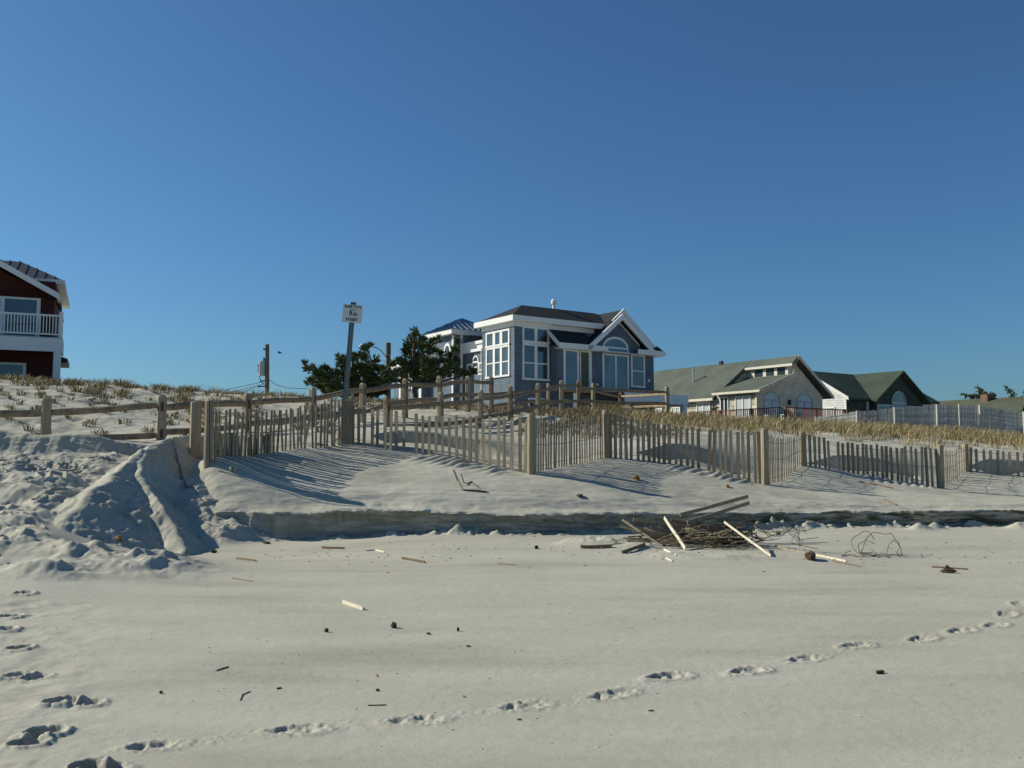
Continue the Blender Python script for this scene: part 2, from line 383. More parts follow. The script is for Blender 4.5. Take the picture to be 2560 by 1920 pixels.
def tcoord(px): return (px-CX)/F
SCPX = [-600,-200,0,150,300,400,440,465,500,545,700,950,1150,1400,1600,1800,2050,2300,2560,2900]
SCY  = [17.0,17.2,17.25,17.3,17.55,17.9,16.8,16.2,15.6,15.15,15.05,15.25,15.1,15.3,15.7,16.1,16.6,16.8,17.0,17.4]
lens = [ # steep little slip faces just behind the fence: (points, drop)
    ([(925,1092,20.0),(960,1082,20.2),(1000,1077,20.3),(1100,1080,20.3),(1200,1100,20.1),(1285,1148,19.7)], .46),
    ([(1590,1136,20.9),(1602,1130,21.0),(1675,1112,21.4),(1762,1123,21.4),(1880,1186,21.1)], .46),
    ([(2010,1163,22.9),(2030,1153,23.1),(2076,1141,23.4),(2152,1140,23.8),(2223,1151,23.9),(2291,1184,23.8)], .46),
    ([(2420,1163,24.9),(2476,1146,25.4),(2600,1152,25.6),(2680,1190,25)], .42)]
def seg_dist(X, Y, a, b):
    dx, dy = b[0]-a[0], b[1]-a[1]; k = np.clip(((X-a[0])*dx + (Y-a[1])*dy)/(dx*dx+dy*dy), 0, 1)
    qx = X-(a[0]+k*dx); qy = Y-(a[1]+k*dy)
    return np.sqrt(qx*qx+qy*qy), k, np.sign(dx*(Y-a[1]) - dy*(X-a[0]))
ridges = [ # crest points, slope
    ([(500,1084,17.6),(430,1092,17.0),(372,1112,16.3),(352,1150,15.7),(356,1192,15.2),(382,1232,14.8),(405,1265,14.4),(440,1312,13.9),(458,1372,13.3)], .98),
    ([(355,1122,16.1),(325,1152,15.6),(287,1190,14.9),(268,1232,14.3),(252,1280,13.7),(224,1338,12.9),(182,1400,11.9)], .85),
    ([(287,1190,14.9),(240,1222,14.2),(212,1243,13.7),(170,1300,13.0),(120,1372,12.2)], .60),
    ([(520,1165,16.4),(500,1210,16.0),(470,1222,16.2)], .5)]
ridges = [([W(*p) for p in r], s) for r, s in ridges]
lensw = [([W(*p) for p in l], h) for l, h in lens]
fw = [W(p[0], p[1], p[2]) for p in fence_posts]
# bumps: px, d, radius x, radius y, height
bumps = [(215,11.2,.55,.35,.14),(330,10.9,.9,.5,.12),(120,10.2,.5,.3,.13),(430,11.4,.5,.9,.10),(265,11.6,.35,.3,.12),(60,11.5,.5,.4,.15),(1500,13.6,.45,.3,.10),(1590,13.3,.35,.25,.08),(1440,13.7,.35,.2,.07),
    (1690,12.4,.5,.3,.05),(1820,12.2,.6,.3,.04),(2290,16.1,.20,.14,.13),(2330,16.2,.16,.12,.12),(2550,16.3,.3,.2,.13),(560,14.6,.35,.3,.12),(620,14.8,.3,.2,.09)]
# footprints: px, py, heading deg, length, depth
trail = [(382,1842),(741,1806),(1036,1782),(1310,1750),(1528,1724),(1670,1680),(1869,1666),(2014,1635),(2141,1603),(2303,1587),(2401,1568),(2488,1553),(2517,1528),(2550,1504)]
prints = []
def ground0(px, py):
    d = CAMH*F/(py-YH)
    for _ in range(6):
        z = float(LOW(np.array([(px-CX)/F*d]), np.array([d]))[0]); d = (CAMH-z)*F/(py-YH)
    return W(px, py, d)
tw = [ground0(*p) for p in trail]
for i, p in enumerate(tw):
    q = tw[min(i+1, len(tw)-1)] - tw[max(i-1, 0)] if i < len(tw)-1 else tw[-1]-tw[-2]
    prints.append((p.x, p.y, math.atan2(q.y, q.x) + R.uniform(-.2,.2), R.uniform(.25,.32), R.uniform(.012,.023)))
for px, py, dp in [(150,1742,.06),(215,1742,.035),(110,1812,.055),(70,1835,.04),(215,1900,.07),(265,1905,.035),(48,1613,.055),(28,1535,.05),(42,1673,.05),(90,1677,.03),(10,1570,.045),(60,1480,.05),(20,1440,.05)]:
    p = ground0(px, py); prints.append((p.x, p.y, R.uniform(.2,.9), R.uniform(.14,.2), dp))
RT = np.random.RandomState(11)
for k in range(230):
    px = RT.uniform(-400, 330); d = RT.uniform(9.2, 17.2)
    if px > 290 - 46*(16.5-d): continue
    prints.append((tcoord(px)*d, d, RT.uniform(0, 3.1), RT.uniform(.22,.36), RT.uniform(.035,.09)))

def H(X, Y, overhang=None):
    X = np.asarray(X, float); Y = np.asarray(Y, float); t = X/np.maximum(Y, .5); px = t*F + CX
    z = LOW(X, Y)
    ys = np.interp(px, SCPX, SCY) + .05*np.maximum(0, fbm(X*2.6, Y*0+8.1, 3, 7, .6)) + .15*fbm(X*.9, Y*0+3.3, 3, 3, .5) + .03*fbm(X*7, Y*0+.5, 3, 9, .6)
    m = Y > 14
    if m.any():
        Xm, Ym, pm, ysm = X[m], Y[m], px[m], ys[m]
        u = UP(Xm, Ym)
        for pts, h in lensw:
            best = np.full(Xm.shape, 9.); side = np.zeros(Xm.shape); kk = np.zeros(Xm.shape); n = len(pts)-1
            for i in range(n):
                d, k, s = seg_dist(Xm, Ym, pts[i], pts[i+1]); q = d < best
                best = np.where(q, d, best); side = np.where(q, s, side); kk = np.where(q, (i+k)/n, kk)
            dd = best * -side       # >0 in front (towards camera)
            hh = h * np.clip(np.minimum(kk*6, (1-kk)*4), 0, 1) * (1+.35*fbm(Xm*3, Ym*3, 2, 41))
            u = u - hh * sstep(0, .07, dd) * (1 - sstep(.35, 1.0, dd)) * (best < 8.9)
        # sand heaped between the slats
        for i, sgn in ((1,1),(3,1),(5,1)):
            d, k, s = seg_dist(Xm, Ym, fw[i], fw[i+1]); L = (fw[i+1]-fw[i]).length
            env = sstep(.35,.5,k)*(1-sstep(.85,.95,k))*(s < 0)
            u = u + env*.06*np.abs(np.sin(math.pi*(k*L+.3*d)/.21 + 1.2*fbm(Xm*1.5, Ym*0, 2, 43)))*(1-sstep(.25,.75,d))*(.7+.9*(fbm(Xm*3, Ym*0, 2, 44)+.3))
        wv = Ym - ysm; wv0 = Ym - np.interp(pm, SCPX, SCY) + .0*Xm
        wv = wv + (.035*fbm(Xm*2.2, Ym*14, 3, 13) + .02*fbm(Xm*9, Ym*30, 2, 14))*sstep(-.05, .05, wv)*(1-sstep(.5, .8, wv))
        prof = .74*sstep(0,.05,wv) + .06*sstep(.05,.13,wv) + .20*sstep(.16,.75,wv0)*sstep(.05,.1,wv)
        right = sstep(1500,1800,pm); left = 1-sstep(380,450,pm)
        prof = prof*(1-right) + right*(.85*sstep(0,.08,wv)+.15*sstep(.14,.6,wv0)*sstep(.05,.1,wv))
        prof = prof*(1-left) + left*sstep(0,.45,wv)
        tal = np.exp(-((wv+.10)/.13)**2)*(wv < .02)*np.maximum(0, fbm(Xm*2.4, Ym*2.4, 3, 201)+.02)*(1-left)
        z[m] = z[m] + .28*tal + .10*np.exp(-((wv+.1)/.2)**2)*np.maximum(0, fbm(Xm*9, Ym*9, 2, 203)-.12)*(1-left)
        if overhang is not None:
            face = sstep(.03,.06,wv)*(1-sstep(.10,.38,wv))*(1-left)*np.clip(.075 + .14*fbm(Xm*1.6, Ym*0, 3, 47, .6), 0, .2)
            overhang[m] = -face
        z[m] = z[m]*(1-prof) + u*prof
        fade = (1-sstep(28, 34, Ym))
        z[m] = z[m] + prof*(1-sstep(.3,1.4,wv))*(.035*fbm(Xm*1.3, Ym*5, 4, 23, .6))
        z[m] = z[m] + prof*fade*(.05*fbm(Xm*.8, Ym*.8, 3, 21) + .012*fbm(Xm*4, Ym*9, 3, 22))
        dune = sstep(18, 22, Ym)*np.clip((left + sstep(25,30,Ym)), 0, 1)
        z[m] = z[m] + prof*dune*.11*fbm(Xm*1.3, Ym*1.3, 3, 31)
    # spurs of slumped sand at the path
    q = (X < -2.5) & (X > -9) & (Y > 9) & (Y < 19.5)
    if q.any():
        Xq, Yq = X[q], Y[q]; zz = z[q]
        Xw = Xq + .10*fbm(Xq*2.0, Yq*2.0, 3, 51); Yw = Yq + .10*fbm(Xq*2.0, Yq*2.0, 3, 57)
        for pts, sl in ridges:
            for i in range(len(pts)-1):
                d, k, s = seg_dist(Xw, Yw, pts[i], pts[i+1]); zc = pts[i].z + (pts[i+1].z-pts[i].z)*k
                r = zc - sl*np.sqrt(d*d+.0036) + .05 + (.05*fbm(Xq*6, Yq*6, 3, 61) + .02*fbm(Xq*20, Yq*20, 2, 63))*np.minimum(1, d/.12)
                zz = np.maximum(zz, r + .05*np.minimum(1, d/.3)*fbm(Xq*6, Yq*6, 3, 61)*(s > 0)) if False else np.maximum(zz, r)
        z[q] = zz
    for px_, d, rx, ry, h in bumps:
        bx = tcoord(px_)*d
        q = (abs(X-bx) < rx*2.2) & (abs(Y-d) < ry*2.2)
        if q.any():
            e = ((X[q]-bx)/rx)**2 + ((Y[q]-d)/ry)**2
            z[q] += h*np.exp(-e*1.3)*(1+.6*fbm(X[q]*5, Y[q]*5, 3, 71))
    near = 1 - sstep(12, 22, Y)
    beach = (1-sstep(13, 16, Y))
    z = z + beach*(.022*fbm(X*.6, Y*.8, 2, 81) + .003*fbm(X*2.2, Y*4, 3, 82))
    z = z + near*.0015*fbm(X*16, Y*16, 2, 91)
    # trampled path on the left
    tr = (1-sstep(230, 330, px + 46*(16.5-Y)))*sstep(8.6, 11, Y)*(1-sstep(17.0, 17.6, Y))
    if (tr > 0).any(): z = z + tr*(.15*fbm(X*1.9, Y*1.9, 4, 95, .55) - .05*np.abs(fbm(X*4, Y*4, 2, 96)))
    tr2 = (1-sstep(60, 420, px))*(Y < 9)*sstep(2, 4, Y)
    z = z + tr2*.018*fbm(X*5, Y*5, 3, 97)
    for x, y, a, Ln, dp in prints:
        q = (abs(X-x) < .5) & (abs(Y-y) < .5)
        if not q.any(): continue
        c, s = math.cos(a), math.sin(a); dx = X[q]-x; dy = Y[q]-y
        lu = (dx*c+dy*s)/(Ln/2); lv = (-dx*s+dy*c)
        wd = .070 + .014*np.clip(lu, -1, 1)
        rr = np.sqrt(lu**2 + (lv/wd)**2) + .30*fbm(X[q]*22, Y[q]*22, 3, 101)
        pit = -dp*(1-sstep(.72, 1.05, rr)) * (.30+1.1*np.exp(-((lu+.55)/.28)**2)+.75*np.exp(-((lu-.35)/.3)**2)) + dp*.42*np.exp(-((rr-1.3)/.28)**2)
        z[q] += pit + .016*np.exp(-(rr-.7)**2*2)*fbm(X[q]*32, Y[q]*32, 2, 103)
    # kicked-up crumbs along the trail
    for i in range(len(tw)-1):
        q = (Y < 9) & (X > min(tw[i].x, tw[i+1].x)-.2) & (X < max(tw[i].x, tw[i+1].x)+.2)
        if q.any():
            d, k, s = seg_dist(X[q], Y[q], tw[i], tw[i+1])
            z[q] += .007*(1-sstep(.03,.17,d))*np.maximum(0, fbm(X[q]*34, Y[q]*34, 2, 111)+.05)
    far = sstep(75, 200, np.abs(Y)); z = z*(1-far) + far*1.2
    z = np.where(Y < 2.5, np.where(Y < -4, -.05+.05*(Y+4), z), z)
    return z

def Hs(x, y): return float(H(np.array([x]), np.array([y]))[0])
_D = np.concatenate([np.geomspace(3, 60, 3500)])
def G(px, py, off=0):
    """where the sight line through a photo pixel meets the sand"""
    a = W(px, py, 1.0); k = _D; X = a.x*k; Z = CAMH + (a.z-CAMH)*k
    h = H(X, k); hit = np.nonzero(Z < h)[0]
    i = hit[0] if len(hit) else len(k)-1
    return Vector((X[i], k[i], h[i]+off))

def grid_rows():
    rows = [-1500, -500, -150, -40, -12, -4, -1, .5, 1.5]
    y = 2.4
    while y < 14.3: rows.append(y); y *= 1.0026
    while y < 18.6: rows.append(y); y += .016
    while y < 26: rows.append(y); y += .032
    while y < 48: rows.append(y); y *= 1.0042
    while y < 3000: rows.append(y); y *= 1.06
    return np.array(rows)
rows = grid_rows()
tt = np.concatenate([[-30,-12,-5,-2.4,-1.5,-1.1], np.arange(-.9,-.62,.012), np.arange(-.62,.62,.00155), np.arange(.62,.9,.012), [1.1,1.5,2.4,5,12,30]])
YY, TT = np.meshgrid(rows, tt, indexing='ij')
XX = TT*(np.maximum(YY, 2.4) + np.maximum(0, -YY)*1.0)
OV = np.zeros_like(XX); ZZ = H(XX, YY, OV)
YY = YY + OV
nr, nc = XX.shape
me = bpy.data.meshes.new('sand_ground')
me.vertices.add(nr*nc); me.vertices.foreach_set('co', np.stack([XX, YY, ZZ], -1).astype(np.float32).ravel())
idx = np.arange(nr*nc).reshape(nr, nc)
quads = np.stack([idx[:-1,:-1], idx[:-1,1:], idx[1:,1:], idx[1:,:-1]], -1).reshape(-1, 4)
me.loops.add(quads.size); me.loops.foreach_set('vertex_index', quads.ravel().astype(np.int32))
me.polygons.add(len(quads)); me.polygons.foreach_set('loop_start', np.arange(0, quads.size, 4, dtype=np.int32))
me.polygons.foreach_set('use_smooth', np.ones(len(quads), bool)); me.update(); me.validate()
me.materials.append(M['sand'])
ground = bpy.data.objects.new('sand_ground', me); COL.objects.link(ground); tag(ground, kind='structure')

# ------------------------------------------------------------------ zigzag sand fence
def local(o, p): return (p[0]-o[0], p[1]-o[1], p[2]-o[2])
FO = Vector((fw[0].x, fw[0].y, fw[0].z))
sf = empty('sand_fence', FO); tag(sf, 'zigzag slatted sand fence wired to round posts, in drifted sand above the bank', 'fence')
counts = [35, 27, 29, 28, 21, 28, 13, 16]
def round_post(x, y, zt, r, depth=.5, rng=R, lean=(0,0)):
    mb = MB(); zb = Hs(x, y) - depth; n = 10
    mb.tube([(x, y, zb), (x+lean[0]*.5, y+lean[1]*.5, (zb+zt)/2), (x+lean[0], y+lean[1], zt-.015)], r*1.05, n, r)
    mb.tube([(x+lean[0], y+lean[1], zt-.015), (x+lean[0], y+lean[1], zt)], r, n, r*.82)
    return mb
for i, (px, py, d, h) in enumerate(fence_posts):
    p = fw[i]; r = .076 if i not in (1,) else .0
    if i == 1: continue
    round_post(p.x, p.y, p.z+h, r, lean=(R.uniform(-.02,.02), 0)).build('post', M['post'], sf, None).location = (-FO.x, -FO.y, -FO.z)
# square old timber post that carries the street sign
p = fw[1]; TP = Vector((p.x, p.y, p.z))
MB().box(-.11,.11,-.09,.09,-.5,.90).build('post', M['post'], sf, bevel=.012).location = (p.x-FO.x, p.y-FO.y, p.z-FO.z)
q = W(487, 1145, 17.0)
round_post(q.x, q.y, q.z+1.04, .10).build('post', M['post'], sf).location = (-FO.x, -FO.y, -FO.z)

def slat_run(a, b, ha, hb, n, rng, bottom=.35, wmin=.036, wmax=.05, skip=(), lean=.02, mat='slat', off=0.0):
    mb = MB(); a = Vector(a); b = Vector(b); dr = (b-a).normalized(); nrm = Vector((-dr.y, dr.x, 0)).normalized()
    tops = []
    for k in range(n):
        s = (k+.7+rng.uniform(-.16,.16))/(n+.4); x = a.x+(b.x-a.x)*s; y = a.y+(b.y-a.y)*s
        bow = .06*math.sin(math.pi*s)
        x += nrm.x*(bow+off); y += nrm.y*(bow+off)
        g = Hs(x, y); h = ha+(hb-ha)*s; zt = a.z+ha + (b.z+hb-a.z-ha)*s - .10*math.sin(math.pi*s) + rng.uniform(-.035,.03)
        l = lean*rng.gauss(0, 1)
        if k in skip: continue
        w_ = rng.uniform(wmin, wmax)
        mb.bar((x-dr.x*l, y-dr.y*l, g-bottom), (x+dr.x*l, y+dr.y*l, zt), w_, .011, side=dr)
        tops.append((x, y, g, zt))
    return mb, tops
for i in range(len(fence_posts)-1):
    a, b = fw[i], fw[i+1]; ha, hb = fence_posts[i][3]-.06, fence_posts[i+1][3]-.06
    if i == 0: ha -= .10; hb += .12
    wmx = .076 if i in (1,3,5,7) else .058
    mb, tops = slat_run(a, b, ha, hb, counts[i], R, wmin=wmx-.014, wmax=wmx, lean=.011 if i else .02, skip={0:(24,),1:(9,),3:(17,),5:(6,)}.get(i, ()))
    mb.build('slat_panel', M['slat'], sf).location = (-FO.x, -FO.y, -FO.z)
    wm = MB()
    for fr in (.12, .5, .86):
        pts = [(a.x, a.y, a.z+fr*(ha))] + [(x, y, max(g, zt-1.15)+fr*min(1.15, zt-g)+R.uniform(-.012,.012)) for x, y, g, zt in tops] + [(b.x, b.y, b.z+fr*hb)]
        wm.tube(pts, .0045, 4)
    wm.build('wire', M['wire'], sf).location = (-FO.x, -FO.y, -FO.z)
# leaning loose pickets of the first bay and older half-buried dense panel behind it
a, b = fw[0], fw[0].lerp(fw[1], .46)
mb, _ = slat_run(a, b, .62, .42, 22, R, off=.07, wmin=.05, wmax=.07, lean=.01); 
mb.build('slat_panel', M['slat'], sf).location = (-FO.x, -FO.y, -FO.z)
for px, y0, y1, dx in ((758,1018,1104,-9),(772,1018,1104,-9),(845,1018,1052,-7)):
    t0 = W(px+8, y0, 18.9); t1 = W(px+dx, y1, 18.8); MB().bar(t1, t0, .05, .011).build('loose_slat', M['slat'], sf).location = (-FO.x, -FO.y, -FO.z)
# vertical dark steel strap on the end post
s0 = W(523, 1003, 16.15); s1 = W(523, 1160, 16.15); MB().tube([s0, s1], .012, 6).build('fence_rod', M['wire'], sf).location = (-FO.x, -FO.y, -FO.z)

# ------------------------------------------------------------------ split rail fences
def rail_fence(name, pts, label, size, skip_first=False, skip_last=False, rmat='rail'):
    o = W(pts[0][0], pts[0][5], pts[0][1]); e = empty(name, o); tag(e, label, 'fence', 'split rail fences along the beach path')
    P = []
    for px, d, yt, yu, yl, yb in pts:
        P.append((W(px, yt, d), W(px, yu, d), W(px, yl, d), W(px, yb, d)))
    for i, (t_, u_, l_, b_) in enumerate(P):
        if (skip_first and i == 0) or (skip_last and i == len(P)-1): continue
        nx = P[min(i+1, len(P)-1)][3]-P[max(i-1, 0)][3]; nx.z = 0; nx.normalize()
        g = Hs(t_.x, t_.y) - .5; h = t_.z; mb = MB(); sw = size*.5; x, y = t_.x, t_.y
        pv = Vector((-nx.y, nx.x, 0))
        ln = Vector((R.uniform(-.02,.02), R.uniform(-.02,.02), 0))
        # chamfered top: three stacked sections
        for z0, z1, k0, k1 in ((g, h-.06, 1.05, 1.0), (h-.06, h-.015, 1.0, .8), (h-.015, h, .8, .45)):
            vs = []
            for z_, k_ in ((z0,k0),(z1,k1)):
                cx = Vector((x, y, z_)) + ln*((z_-g)/(h-g))
                for sa, sb in ((-1,-.7),(-.7,-1),(.7,-1),(1,-.7),(1,.7),(.7,1),(-.7,1),(-1,.7)):
                    vs.append(cx + pv*sw*.78*sa*k_ + nx*sw*sb*k_)
            mb.add(vs, [(0,1,2,3,4,5,6,7),(15,14,13,12,11,10,9,8)] + [(q, (q+1)%8, 8+(q+1)%8, 8+q) for q in range(8)])
        mb.build('post', M['post'] if i % 3 else M['rail'], e).location = -o
        for rz in (u_.z, l_.z):
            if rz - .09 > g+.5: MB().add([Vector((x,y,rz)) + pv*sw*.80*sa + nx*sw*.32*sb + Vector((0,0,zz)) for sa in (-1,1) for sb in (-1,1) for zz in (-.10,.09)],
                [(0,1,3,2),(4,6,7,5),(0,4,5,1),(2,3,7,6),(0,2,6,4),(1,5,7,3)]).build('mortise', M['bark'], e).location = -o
    for i in range(len(P)-1):
        for k in (1, 2):
            a = P[i][k].copy(); b = P[i+1][k].copy(); dr = (b-a).normalized()
            a -= dr*.10; b += dr*.10; a.z += R.uniform(-.02,.02); b.z += R.uniform(-.02,.02)
            mb = MB(); n = 7; vs = []; fs = []; sd = Vector((-dr.y, dr.x, 0)).normalized(); upv = Vector((0,0,1)); m = 7
            ph = R.uniform(0, 6); prof = [(R.uniform(.8,1.15)) for _ in range(m)]
            for s_ in range(n+1):
                kk = s_/n; c = a.lerp(b, kk) + upv*(.02*math.sin(ph+kk*5)) + sd*(.015*math.sin(ph*2+kk*7))
                tp = .62 if s_ in (0, n) else 1
                for q_ in range(m):
                    th = 2*math.pi*q_/m + ph; rr = prof[q_]*tp*R.uniform(.93,1.07)
                    vs.append(c + sd*math.cos(th)*size*.30*rr + upv*math.sin(th)*size*.40*rr)
                if s_:
                    o_ = (s_-1)*m
                    fs += [(o_+q_, o_+(q_+1)%m, o_+m+(q_+1)%m, o_+m+q_) for q_ in range(m)]
            fs += [tuple(range(m)), tuple(n*m+q_ for q_ in range(m-1,-1,-1))]
            mb.add(vs, fs); mb.build('rail', M[rmat], e).location = -o
    return e
rail_fence('split_rail_fence', railA, 'split rail fence running from the left edge of the photo up past the pines', .175)
rail_fence('split_rail_fence', railB, 'split rail fence just behind the slatted fence, ending right of the blue house', .165)
rail_fence('split_rail_fence', railL, 'short sunlit split rail fence close in front of the blue shingled house', .15, skip_first=True, skip_last=True)

# ------------------------------------------------------------------ houses
PHI = math.radians(34.5)
class House:
    def __init__(s, name, px, d, label, phi=PHI, py=900):
        s.ox = W(px, py, d).x; s.oy = d
        s.e = empty(name, (s.ox, s.oy, 0), phi); tag(s.e, label, 'house')
    def part(s, name, mb, mat, parent=None, label=None, bevel=0):
        o = mb.build(name, M[mat] if isinstance(mat, str) else mat, parent or s.e, bevel=bevel)
        if label: o['label'] = label
        return o
    def window(s, face, plane, a0, a1, z0, z1, cols=1, cross=(), fw_=.09, mull=.07, name='window', frame='white', pane='glass', arch=0, proud=.05, label=None):
        """face 'L' looks to -x, 'F' looks to -y; cross = z levels of horizontal bars"""
        fm = MB(); gm = MB(); sg = -1
        def bx(mb, p, q, z_, zz, o0, o1):
            if face == 'L': mb.box(plane-o1, plane-o0, p, q, z_, zz)
            else: mb.box(p, q, plane-o1, plane-o0, z_, zz)
        def pt(p, z_, o): return (plane-o, p, z_) if face == 'L' else (p, plane-o, z_)
        bx(fm, a0, a0+fw_, z0, z1, -.02, proud); bx(fm, a1-fw_, a1, z0, z1, -.02, proud)
        bx(fm, a0-.03, a1+.03, z0-.10, z0, -.02, proud+.03)
        if arch:
            mid = (a0+a1)/2; ha = (a1-a0)/2; n = 12
            for k in range(n):
                t0 = math.pi*k/n; t1 = math.pi*(k+1)/n
                def P(t_, q): return mid - math.cos(t_)*ha*q, z1 + math.sin(t_)*arch*(1-(1-q)*ha/max(arch,.01)*.5 if arch < ha else q)
                o_ = [P(t0,1), P(t1,1), (mid-math.cos(t1)*(ha-fw_), z1+math.sin(t1)*(arch-fw_)), (mid-math.cos(t0)*(ha-fw_), z1+math.sin(t0)*(arch-fw_))]
                a_ = [pt(*q_, proud) for q_ in [(mid-math.cos(t0)*ha, z1+math.sin(t0)*arch), (mid-math.cos(t1)*ha, z1+math.sin(t1)*arch)] + o_[2:]]
                dv = (proud+.02, 0, 0) if face == 'L' else (0, proud+.02, 0)
                fm.prism(a_, dv)
            ap = [pt(mid-math.cos(math.pi*k/n)*(ha-.02), z1+math.sin(math.pi*k/n)*(arch-.02), .012) for k in range(n+1)]
            gm.prism(ap, (.02,0,0) if face == 'L' else (0,.02,0))
            bx(fm, a0+fw_, a1-fw_, z1-.05, z1+.05, -.02, proud)
            ztop = z1-.05
        else:
            bx(fm, a0, a1, z1, z1+.10, -.02, proud+.005); ztop = z1
        inner0, inner1 = a0+fw_, a1-fw_; step = (inner1-inner0)/cols
        for k in range(1, cols): bx(fm, inner0+k*step-mull/2, inner0+k*step+mull/2, z0, ztop, -.02, proud-.004)
        for k in range(cols):
            l0 = inner0+k*step+(mull/2 if k else 0); l1 = inner0+(k+1)*step-(mull/2 if k < cols-1 else 0)
            for zc in cross:
                h_ = .035
                if isinstance(zc, tuple): zc, h_ = zc
                bx(fm, l0, l1, zc-h_, zc+h_, -.02, proud-.012)
        bx(gm, a0+.02, a1-.02, z0, ztop, -.015, .01)
        f = s.part(name, fm, frame, label=label); g_ = s.part('pane', gm, pane, f)
        return f
def gable_roof(mb, x0, x1, y0, y1, ze, zr, axis='y', th=.14, left=True, right=True):
    """two sloped slabs; ridge along axis"""
    if axis == 'y':
        xm = (x0+x1)/2
        for (a, use) in ((x0, left), (x1, right)):
            if use: mb.prism([(a, y0, ze), (xm, y0, zr), (xm, y0, zr-th), (a, y0, ze-th)], (0, y1-y0, 0))
    else:
        ym = (y0+y1)/2
        for (a, use) in ((y0, left), (y1, right)):
            if use: mb.prism([(x0, a, ze), (x0, ym, zr), (x0, ym, zr-th), (x0, a, ze-th)], (x1-x0, 0, 0))
def hip_roof(mb, x0, x1, y0, y1, ze, zr, inset):
    if x1-x0 >= y1-y0:
        ym = (y0+y1)/2; a, b = (x0+inset, ym, zr), (x1-inset, ym, zr)
    else:
        xm = (x0+x1)/2; a, b = (xm, y0+inset, zr), (xm, y1-inset, zr)
    c = [(x0,y0,ze),(x1,y0,ze),(x1,y1,ze),(x0,y1,ze)]
    if x1-x0 >= y1-y0: fs = [(0,1,5,4),(1,2,5),(2,3,4,5),(3,0,4),(0,3,2,1)]
    else: fs = [(0,1,4),(1,2,5,4),(2,3,5),(3,0,4,5),(0,3,2,1)]
    mb.add(c+[a,b], fs)

# ---- blue shingled house
B = House('beach_house', 1286, 50, 'blue-grey shingled house with white trim, tall window wall and arched gable window')
B.part('wall', MB().box(0, 8.6, 0, 3.25, 1.5, 9.0), 'bluewall')                       # main block
gb = MB().box(2.45, 9.67, -.7, -.02, 1.5, 7.66)                                           # projecting front
gb.prism([(4.42, -.52, 7.66), (9.9, -.52, 7.66), (7.35, -.52, 9.92)], (0, .45, 0))
gb.prism([(4.7, -.70, 7.66), (8.95, -.70, 7.66), (6.83, -.70, 9.38)], (0, .14, 0))
B.part('wall', gb, 'bluewall')
B.part('wall', MB().box(.3, 6, 3.27, 6.2, 1.5, 7.75), 'bluewall')                      # link
B.part('wall', MB().box(-.47, 2.3, 5.7, 8.6, 1.5, 8.75), 'bluewall')                   # tower
B.part('wall', MB().box(2.32, 8, 6.22, 8.6, 1.5, 8.6), 'bluewall')
B.part('wall', MB().box(-.9, 4, 8.62, 12.5, 1.5, 7.2), 'bluewall')
rm = MB(); hip_roof(rm, -.30, 9.0, -.30, 3.6, 9.16, 10.14, 1.95); B.part('roof', rm, 'darkroof')
rm = MB()
# cross gable (outer) running back into the main roof, and the inner one
gable_roof(rm, 4.55, 10.15, -.62, 3.2, 7.72, 10.08, th=.10)
rm.prism([(2.25, -1.15, 7.70), (2.25, .0, 8.62), (2.25, .0, 8.50), (2.25, -1.15, 7.58)], (2.6, 0, 0))
rm.prism([(8.8, -1.15, 7.70), (8.8, -.55, 8.10), (8.8, -.55, 7.98), (8.8, -1.15, 7.58)], (1.35, 0, 0))
gable_roof(rm, 4.35, 9.31, -1.12, -.5, 7.62, 9.60, th=.08)
B.part('roof', rm, 'darkroof')
tm = MB()
fz0, fz1 = 8.86, 9.16
tm.box(-.34, -.30, -.34, 3.64, fz0, fz1+.01); tm.box(-.30, 6.2, -.34, -.30, fz0, fz1+.01)
tm.box(-.29, 0, -.29, 3.6, fz0-.0, fz0+.03); tm.box(0, 6.4, -.29, 0, fz0, fz0+.03)
tm.box(-.05, 5.6, -.03, -.003, 8.60, 8.86); tm.box(-.03, -.003, -.03, 3.3, 8.60, 8.86)      # frieze
def rake(mb, xa, za, xb, zb, y, w_=.30, t_=.10):
    mb.prism([(xa, y, za), (xb, y, zb), (xb, y, zb-w_), (xa, y, za-w_)], (0, t_, 0))
rake(tm, 6.5, 9.4, 7.35, 10.14, -.70, .26); rake(tm, 10.2, 7.76, 7.35, 10.14, -.702, .32)
rake(tm, 4.22, 7.66, 6.83, 9.72, -1.20, .34); rake(tm, 9.44, 7.66, 6.83, 9.72, -1.202, .34)
rake(tm, 5.2, 8.1, 6.83, 9.42, -.74, .12, .03); rake(tm, 8.5, 8.1, 6.83, 9.42, -.742, .12, .03)
tm.box(2.2, 5.7, -1.20, -1.15, 7.46, 7.74); tm.box(8.0, 10.2, -1.19, -1.14, 7.46, 7.74)
tm.box(2.2, 10.1, -1.14, -.70, 7.44, 7.47)                                                    # soffit
tm.prism([(2.2, -1.15, 7.74), (2.2, 0, 8.66), (2.2, 0, 8.40), (2.2, -1.15, 7.46)], (.05, 0, 0))
tm.box(10.05, 10.2, -1.1, .6, 7.5, 7.74)
